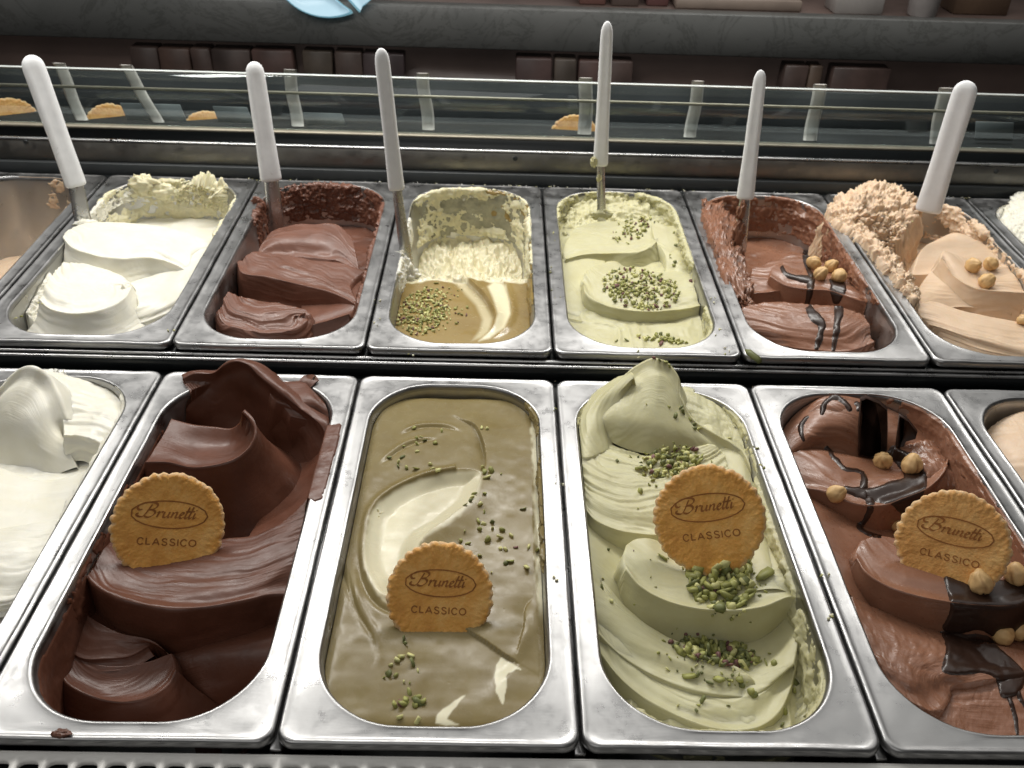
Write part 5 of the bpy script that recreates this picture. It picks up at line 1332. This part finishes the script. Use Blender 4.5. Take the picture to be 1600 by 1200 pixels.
box('back_edge', -420, 920, yTop, yTop+1.2, gz-8, gz+0.3, M['grille'], 0.3, root)
strut(box('support_ledge', -420, 960, -60, 0.5, -40, -17, M['dark'], 0.5))
# frame bars under the pan seams
fr = empty('pan_frame', (250, 180, -20), 'steel frame of thin bars carrying both rows of pans', 'frame')
for i, xs in enumerate(sorted(set([v for p_ in R1.values() for v in p_]))):
    box('bar', xs-3.2, xs+3.2, 1.5, 361, -12, -8.6, M['rail'], 0.4, fr)
for i, xs in enumerate(sorted(set([v for p_ in R2.values() for v in p_]))):
    box('bar', xs-3.2, xs+3.2, ROW2_Y+1, ROW2_Y+359, -5, 5.0, M['dark'], 0.4, fr)
# middle channel and rail
strut(box('middle_channel', -900, 1500, 361.2, 375.5, -40, -9, M['dark']))
strut(box('middle_riser', -900, 1500, 372.4, 376.6, -12, 5.0, M['dark']))
mr = empty('middle_rail', (300, 374, 8), 'polished double steel rail between the two rows of pans', 'rail')
box('lower_rail', -900, 1500, 369.6, 374.0, 4.0, 6.6, M['rail'], 1.1, mr)
box('upper_rail', -900, 1500, 374.4, 378.6, 6.2, 8.4, M['rail'], 0.9, mr)
# rear ledge
def zat(px, py, Y): return at_y(px, py, Y)[2]
rl = empty('rear_rail', (300, 760, 40), 'dull steel rail with a bright upper edge and screws behind the far pans', 'rail')
zb0, zb1 = zat(800, 286, 746), zat(800, 270, 752)
V = []; 
M['rail_dull'] = steel_mat('dull_rail', 0.22, 0.38, tint=(1, 0.97, 0.90), stretch=(14, 1, 1))
M['step'] = simple_mat('grey_step', (0.045, 0.050, 0.052), 0.45, 0.3, 0.5, 0.06, 30)
box('step', -1100, 1700, 746, 753, zb0-14, zb1, M['step'], 0.8, rl)
zf1 = zat(800, 238, 757)
box('face', -1100, 1700, 753.5, 757, zb1-10, zf1, M['rail_dull'], 0.6, rl)
box('top_edge', -1100, 1700, 753.0, 759, zf1+0.3, zf1+3.0, M['rail'], 1.2, rl)
for sx_, sy_ in ((40,222),(805,248),(1557,268)):
    c = at_y(sx_, sy_, 752.8); V = []; nn = 16
    for r0_, dy in ((2.9,0.7),(2.9,0.1),(2.3,-0.6),(1.2,-0.8),(1.0,-0.2)):
        for i in range(nn):
            a = 2*math.pi*i/nn; V.append((c[0]+r0_*math.cos(a), c[1]+dy, c[2]+r0_*math.sin(a)))
    V.append((c[0], c[1]-0.1, c[2]))
    Fc = [tuple(f) for f in grid_faces(5, nn, 0, True)]+[(4*nn+i, 4*nn+(i+1) % nn, 5*nn) for i in range(nn)]
    child('screw', mesh_from('screw', np.array(V), Fc), M['step'], rl)
for sx_ in (174, 660, 1130):
    c = at_y(sx_, 216+28*sx_/1600*1.05, 752.8); box('rivet', c[0]-1.6, c[0]+1.6, c[1]-0.8, c[1]+0.4, c[2]-0.8, c[2]+0.8, M['dark'], 0.3, rl)
strut(box('rear_gap', -1100, 1700, 757.5, 800, zb0-20, zb1+6, M['dark']))
strut(box('rear_gap_floor', -1100, 1700, 738.6, 745.5, -40, zat(800, 292, 742), M['dark']))
# glass strip
GY = 806.0
zg0, zg1 = zat(800, 212, GY), zat(800, 126, GY)
gm, nt, b = new_mat('smoked_glass')
for nn_ in list(nt.nodes):
    if nn_.type == 'BSDF_PRINCIPLED': nt.nodes.remove(nn_)
out = nt.nodes['Material Output']
tr = nt.nodes.new('ShaderNodeBsdfTransparent'); tr.inputs[0].default_value = (0.90, 0.94, 0.94, 1)
gl = nt.nodes.new('ShaderNodeBsdfGlossy'); gl.inputs['Roughness'].default_value = 0.06; gl.inputs[0].default_value = (0.9, 0.95, 0.95, 1)
mxs = nt.nodes.new('ShaderNodeMixShader'); mxs.inputs[0].default_value = 0.05
nt.links.new(tr.outputs[0], mxs.inputs[1]); nt.links.new(gl.outputs[0], mxs.inputs[2]); nt.links.new(mxs.outputs[0], out.inputs[0])
M['glass'] = gm
M['glass_edge'] = simple_mat('glass_edge', (0.75, 0.80, 0.78), 0.15, 0, 0.8, 0.02)
M['brass'] = simple_mat('warm_trim_metal', (0.42, 0.38, 0.30), 0.48, 0.6, 0.5, 0.08, 40)
gp = empty('glass_strip', (300, GY, zg0), 'low strip of scratched smoked glass standing behind the far pans', 'glass panel')
box('pane', -1200, 1800, GY, GY+4, zg0, zg1-1.6, M['glass'], 0, gp)
box('polished_edge', -1200, 1800, GY-0.3, GY+4.3, zg1-1.4, zg1, M['glass_edge'], 0.4, gp)
box('bottom_trim', -1200, 1800, GY-6, GY+5, zg0-4.0, zg0-0.4, M['brass'], 1.0, gp)
zm = zat(800, 155, GY+8)
box('middle_trim', -1200, 1800, GY+7, GY+10, zm-1.7, zm+1.7, M['brass'], 0.8, gp)
M['teal_dark'] = simple_mat('dark_blue_grey', (0.032, 0.035, 0.037), 0.85, 0, 0.1, 0.25, 8)
strut(box('glass_backing', -1300, 1900, 868, 872, zg0-60, zat(800, 130, 870), M['teal_dark']))
strut(box('gap_panel', -1300, 1900, 811, 813, zg0-60, zg0-5.2, M['dark']))
strut(box('glass_shelf', -1300, 1900, 813.5, 867, zg0-8, zg0-5, M['teal_dark']))
M['strip'] = simple_mat('cloudy_strip', (0.62, 0.59, 0.55), 0.35, 0, 0.5, 0.18, 20, 0.1)  # spatula reflections in the glass, built as solid pale strips
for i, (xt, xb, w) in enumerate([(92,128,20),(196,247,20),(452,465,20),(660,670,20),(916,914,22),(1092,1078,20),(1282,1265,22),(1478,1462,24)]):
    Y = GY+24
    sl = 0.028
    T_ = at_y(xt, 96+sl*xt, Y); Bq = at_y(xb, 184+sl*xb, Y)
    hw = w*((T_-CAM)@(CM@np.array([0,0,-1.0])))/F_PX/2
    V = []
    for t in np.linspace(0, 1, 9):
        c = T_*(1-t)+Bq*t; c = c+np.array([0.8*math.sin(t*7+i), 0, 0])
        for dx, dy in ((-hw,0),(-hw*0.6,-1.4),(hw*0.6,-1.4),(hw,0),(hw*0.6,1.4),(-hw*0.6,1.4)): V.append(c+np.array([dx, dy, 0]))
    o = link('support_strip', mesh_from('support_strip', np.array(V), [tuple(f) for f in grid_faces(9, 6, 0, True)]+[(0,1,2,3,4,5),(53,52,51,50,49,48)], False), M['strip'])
    names = ['leaning pale strip behind the glass above the empty pan','leaning pale strip behind the glass above the white gelato','upright pale strip behind the glass right of the second spatula','upright pale strip behind the glass right of the third spatula',
             'upright pale strip behind the glass just left of the tallest spatula','pale strip behind the glass between the fourth and fifth spatulas','pale strip behind the glass right of the fifth spatula','pale strip behind the glass half hidden by the thick spatula']
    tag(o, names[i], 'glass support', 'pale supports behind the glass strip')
for i, (x, y, r) in enumerate([(20,200,46),(176,207,44),(325,216,42),(897,222,42)]):  # wafer reflections in the glass, built as solid discs behind it
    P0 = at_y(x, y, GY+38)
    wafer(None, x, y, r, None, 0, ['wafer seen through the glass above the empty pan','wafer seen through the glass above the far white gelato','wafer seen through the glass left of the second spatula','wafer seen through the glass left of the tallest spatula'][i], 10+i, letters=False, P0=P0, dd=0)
M['film'] = simple_mat('clear_film', (0.16, 0.18, 0.185), 0.35, 0, 0.5, 0.25, 14)
for i, (x0_, x1_, y0_, y1_) in enumerate([(200,288,164,190),(342,392,168,192),(480,540,178,200),(1524,1590,192,212)]):
    a_ = at_y(x0_, y1_, GY+34); b_2 = at_y(x1_, y0_, GY+34)
    V, Fc = box_vf(a_[0], b_2[0], a_[1], a_[1]+2, a_[2]-6, b_2[2], 0.4)
    V = np.array(V); V[:, 0] += (V[:, 2]-a_[2])*-0.25
    tag(link('menu_card', mesh_from('menu_card', V, Fc, False), M['film']), ['cloudy card behind the glass right of the leftmost spatula','cloudy card behind the glass just left of the second spatula','cloudy card behind the glass right of the second spatula','cloudy card behind the glass at its right end'][i], 'card')

# dark counter front and marble edge in the background
BY = 1260.0
def zb(px, py): return at_y(px, py, BY)[2]
mm_, nt, b = new_mat('grey_marble'); 
n = noise_node(nt, 3.2, 6, 0.6, dist=1.2); n2 = noise_node(nt, 9, 8, 0.7, dist=2.0)
r = ramp(nt, n.outputs[0], [(0.3, (0.11, 0.114, 0.11)), (0.7, (0.16, 0.162, 0.156))])
r2 = ramp(nt, n2.outputs[0], [(0.47, (1,1,1)), (0.5, (0.62,0.62,0.60)), (0.53, (1,1,1))])
mx = nt.nodes.new('ShaderNodeMix'); mx.data_type = 'RGBA'; mx.blend_type = 'MULTIPLY'; mx.inputs[0].default_value = 0.8
nt.links.new(r.outputs[0], mx.inputs[6]); nt.links.new(r2.outputs[0], mx.inputs[7]); nt.links.new(mx.outputs[2], b.inputs['Base Color'])
b.inputs['Roughness'].default_value = 0.35; M['marble'] = mm_
M['brown_wood'] = simple_mat('brown_cabinet', (0.13, 0.092, 0.080), 0.35, 0, 0.4, 0.2, 6)
ct = empty('rear_counter', (300, BY, zb(800, 80)), 'dark counter with a grey marble front edge across the background', 'counter')
zt, zbm = zb(800, 13), zb(800, 79)
box('marble_edge', -1400, 2000, BY, BY+30, zbm, zt, M['marble'], 2.0, ct)
box('cabinet_front', -1400, 2000, BY+40, BY+60, zbm-420, zbm-0.3, M['brown_wood'], 0, ct)
box('counter_top', -1400, 2000, BY+30.5, BY+420, zt-14, zt-2, M['brown_wood'], 1.0, ct)
strut(box('back_wall', -2600, 3200, BY+600, BY+620, -900, zt+620, simple_mat('brown_wall', (0.12, 0.085, 0.075), 0.5, 0, 0.3, 0.2, 3)))
strut(box('shop_floor', -3000, 3600, -2500, 2200, -905, -900, simple_mat('shop_floor', (0.05, 0.04, 0.035), 0.5, 0, 0.3, 0.2, 2)))
# blurred reflections below the marble, built as solid coloured boxes
PK = [(205,248,(0.016,0.012,0.012),'black'),(250,298,(0.085,0.040,0.025),'rust brown'),(300,330,(0.050,0.028,0.022),'deep brown'),(332,392,(0.020,0.016,0.016),'charcoal'),(395,458,(0.105,0.045,0.040),'dull red'),(474,520,(0.070,0.070,0.042),'olive green'),(524,566,(0.085,0.062,0.052),'tan'),
      (568,632,(0.030,0.028,0.050),'navy'),(806,862,(0.050,0.024,0.030),'plum'),(866,900,(0.060,0.066,0.048),'sage green'),(904,945,(0.125,0.060,0.055),'faded red'),(948,988,(0.095,0.062,0.056),'pinkish brown'),(1225,1262,(0.075,0.050,0.045),'brown'),(1264,1284,(0.12,0.085,0.05),'ochre'),(1300,1390,(0.095,0.055,0.048),'reddish brown')]
for x0_, x1_, c_, nm in PK:
    yb_ = 79+0.029*((x0_+x1_)/2-800)
    a_ = at_y(x0_, yb_+2, BY+20); b_2 = at_y(x1_, yb_+2, BY+20); rsn = random.Random(x0_)
    h_ = a_[2]-3
    V, Fc = box_vf(a_[0], b_2[0], BY+4-rsn.random()*6, BY+37, h_-170, h_-0.5-rsn.random()*2, 2.0)
    V = np.array(V); V[:, 0] += (V[:, 2]-h_)*rsn.uniform(-0.03, 0.03)
    k_ = 3.0
    tag(link('packet', mesh_from('packet', V, Fc, False), simple_mat('packet_'+nm.replace(' ', '_'), tuple(0.22*v*1.3+0.52*u for v, u in zip(c_, (0.10, 0.068, 0.058))), 0.4, 0, 0.4, 0.22, 22)), f'{nm} packet on the shelf under the marble edge', 'packet', 'packets on the shelf under the marble edge')
# things on the rear counter
def onc(x0_, x1_, y0_, y1_, dY, dep, col, name, label, cat, bev=2.0, skew=0.0):
    a_ = at_y(x0_, y1_, BY+dY); b_2 = at_y(x1_, y0_, BY+dY)
    V, Fc = box_vf(a_[0], b_2[0], a_[1], a_[1]+dep, zt-1.8, max(b_2[2], zt+6), bev)
    V = np.array(V); V[:, 0] += (V[:, 2]-zt)*skew
    tag(link(name, mesh_from(name, V, Fc, False), simple_mat(name+'_surface', col, 0.45, 0, 0.4, 0.1, 20)), label, cat)
onc(1055,1255,2,16,40,90,(0.30,0.24,0.20),'serving_tray','flat pinkish tray on the rear counter','tray')
onc(1305,1390,-24,14,34,60,(0.42,0.39,0.37),'napkin_stack','stack of white napkins on the rear counter','napkins')
onc(905,950,-40,10,50,60,(0.25,0.13,0.11),'red_box','dull red box on the rear counter','box')
onc(955,1003,-40,12,46,60,(0.16,0.12,0.105),'brown_box','brown box beside the dull red one on the rear counter','box')
onc(1010,1050,-40,12,54,60,(0.20,0.10,0.095),'maroon_box','maroon box left of the tray on the rear counter','box')
onc(1490,1600,-60,18,60,60,(0.14,0.09,0.06),'wooden_box','brown wooden box at the right end of the rear counter','box')
# cup
c = at_y(1438, 28, BY+45); V = []; nn = 28
for z_, r0_ in ((0,0),(0,21),(2,22.5),(60,28),(90,30),(90,28.5),(3,20.5),(3,0)):
    for i in range(nn):
        a = 2*math.pi*i/nn; V.append((c[0]+r0_*math.cos(a), c[1]+r0_*math.sin(a), zt-1.8+z_))
tag(link('paper_cup', mesh_from('paper_cup', np.array(V), grid_faces(8, nn, 0, True)), simple_mat('cup_paper', (0.34, 0.31, 0.30), 0.5)), 'pale paper cup on the rear counter right of the napkins', 'cup')

# pale blue emblem fixed to the front of the marble
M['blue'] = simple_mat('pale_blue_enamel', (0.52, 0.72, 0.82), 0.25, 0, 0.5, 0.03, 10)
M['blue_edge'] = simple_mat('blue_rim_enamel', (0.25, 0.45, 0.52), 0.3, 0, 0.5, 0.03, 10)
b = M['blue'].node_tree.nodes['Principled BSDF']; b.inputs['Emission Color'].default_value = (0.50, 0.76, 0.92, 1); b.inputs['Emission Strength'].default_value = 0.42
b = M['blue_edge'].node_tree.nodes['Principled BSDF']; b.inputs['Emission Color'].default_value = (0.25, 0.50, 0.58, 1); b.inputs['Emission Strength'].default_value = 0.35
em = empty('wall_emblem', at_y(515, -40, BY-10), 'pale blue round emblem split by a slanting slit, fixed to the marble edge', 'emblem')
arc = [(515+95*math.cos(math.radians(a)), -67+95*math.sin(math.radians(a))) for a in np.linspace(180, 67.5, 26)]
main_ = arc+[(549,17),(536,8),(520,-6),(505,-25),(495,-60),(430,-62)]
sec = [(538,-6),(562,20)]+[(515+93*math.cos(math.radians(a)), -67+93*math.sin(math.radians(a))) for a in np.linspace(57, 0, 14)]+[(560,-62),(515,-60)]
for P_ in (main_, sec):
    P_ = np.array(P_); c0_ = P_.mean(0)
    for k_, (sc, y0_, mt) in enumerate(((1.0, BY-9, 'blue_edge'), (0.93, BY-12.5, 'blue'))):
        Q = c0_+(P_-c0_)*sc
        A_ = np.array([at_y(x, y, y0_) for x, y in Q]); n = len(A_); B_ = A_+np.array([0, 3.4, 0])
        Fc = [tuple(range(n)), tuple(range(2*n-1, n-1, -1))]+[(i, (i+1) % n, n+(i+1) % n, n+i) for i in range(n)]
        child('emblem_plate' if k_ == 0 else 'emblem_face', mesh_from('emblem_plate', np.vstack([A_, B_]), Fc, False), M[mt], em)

# flakes and crumbs fallen on the steel
def flakes(pts, size, mats, label, seed, name='fallen_crumbs'):
    rs = np.random.RandomState(seed); V = []; Fc = []; MI = []; n = 0
    for P_ in pts:
        bv, bf = BITS[rs.randint(12)]; sz = size*rs.uniform(0.4, 1.3)
        W = (bv*sz) @ rand_rot(rs).T+np.array(P_)+np.array([0, 0, sz*0.3]); V.append(W)
        Fc += [tuple(k+n for k in f) for f in bf]; MI += [rs.randint(len(mats))]*len(bf); n += len(W)
    me = mesh_from(name, np.vstack(V), np.array(Fc), False)
    for m_ in mats: me.materials.append(m_)
    me.polygons.foreach_set('material_index', np.array(MI, np.int32))
    o = bpy.data.objects.new(name, me); COL.objects.link(o); return tag(o, label, 'crumbs', None, 'stuff')
rs = np.random.RandomState(77)
zf = zat(800, 292, 742)
flakes([(x, rs.uniform(739.5, 745), zf) for x in np.concatenate([rs.uniform(-60, 900, 150), rs.uniform(60, 330, 60)])], 1.6, [M['cream'], M['vanilla'], M['nut_pale']], 'white flakes scattered on the dark gap behind the far pans', 31)
flakes([(rs.uniform(-100, 800), rs.uniform(363, 371), -8.8) for _ in range(70)], 1.5, [M['nut_pale'], M['beige'], M['cream'], M['choc_back']], 'crumbs lying in the dark channel between the rows', 32)
edge_pts = []
for x, y, row in [(590,800,1),(870,640,1),(873,760,1),(1185,700,1),(1190,730,1),(872,900,1),(1290,900,1),(1295,960,1),(862,370,2),(856,420,2),(868,460,2),(1110,470,2),(1125,520,2),(1140,548,2),(1000,556,2),(640,560,2),(586,470,2),(590,500,2),(1420,350,2),(60,470,2),(30,500,2),(268,520,2)]:
    for k in range(3):
        q = at(x+rs.uniform(-8, 8), y+rs.uniform(-8, 8), -0.2, row); edge_pts.append(q)
flakes(edge_pts, 1.5, [M['nut_pale'], M['nut_green'], M['vanilla']], 'small green and cream crumbs fallen on the steel rims', 33)
c = at(1178, 556, 1.0, 2)
o = bpy.data.objects.new('pistachio_piece', BIT_ME[1, 1]); COL.objects.link(o); o.location = Vector(c)*MM; o.scale = (9, 8, 8); o.rotation_euler = (0.2, 0.3, -0.7)
tag(o, 'large dark green pistachio piece lying at the pan seam on the middle rail', 'pistachio piece')
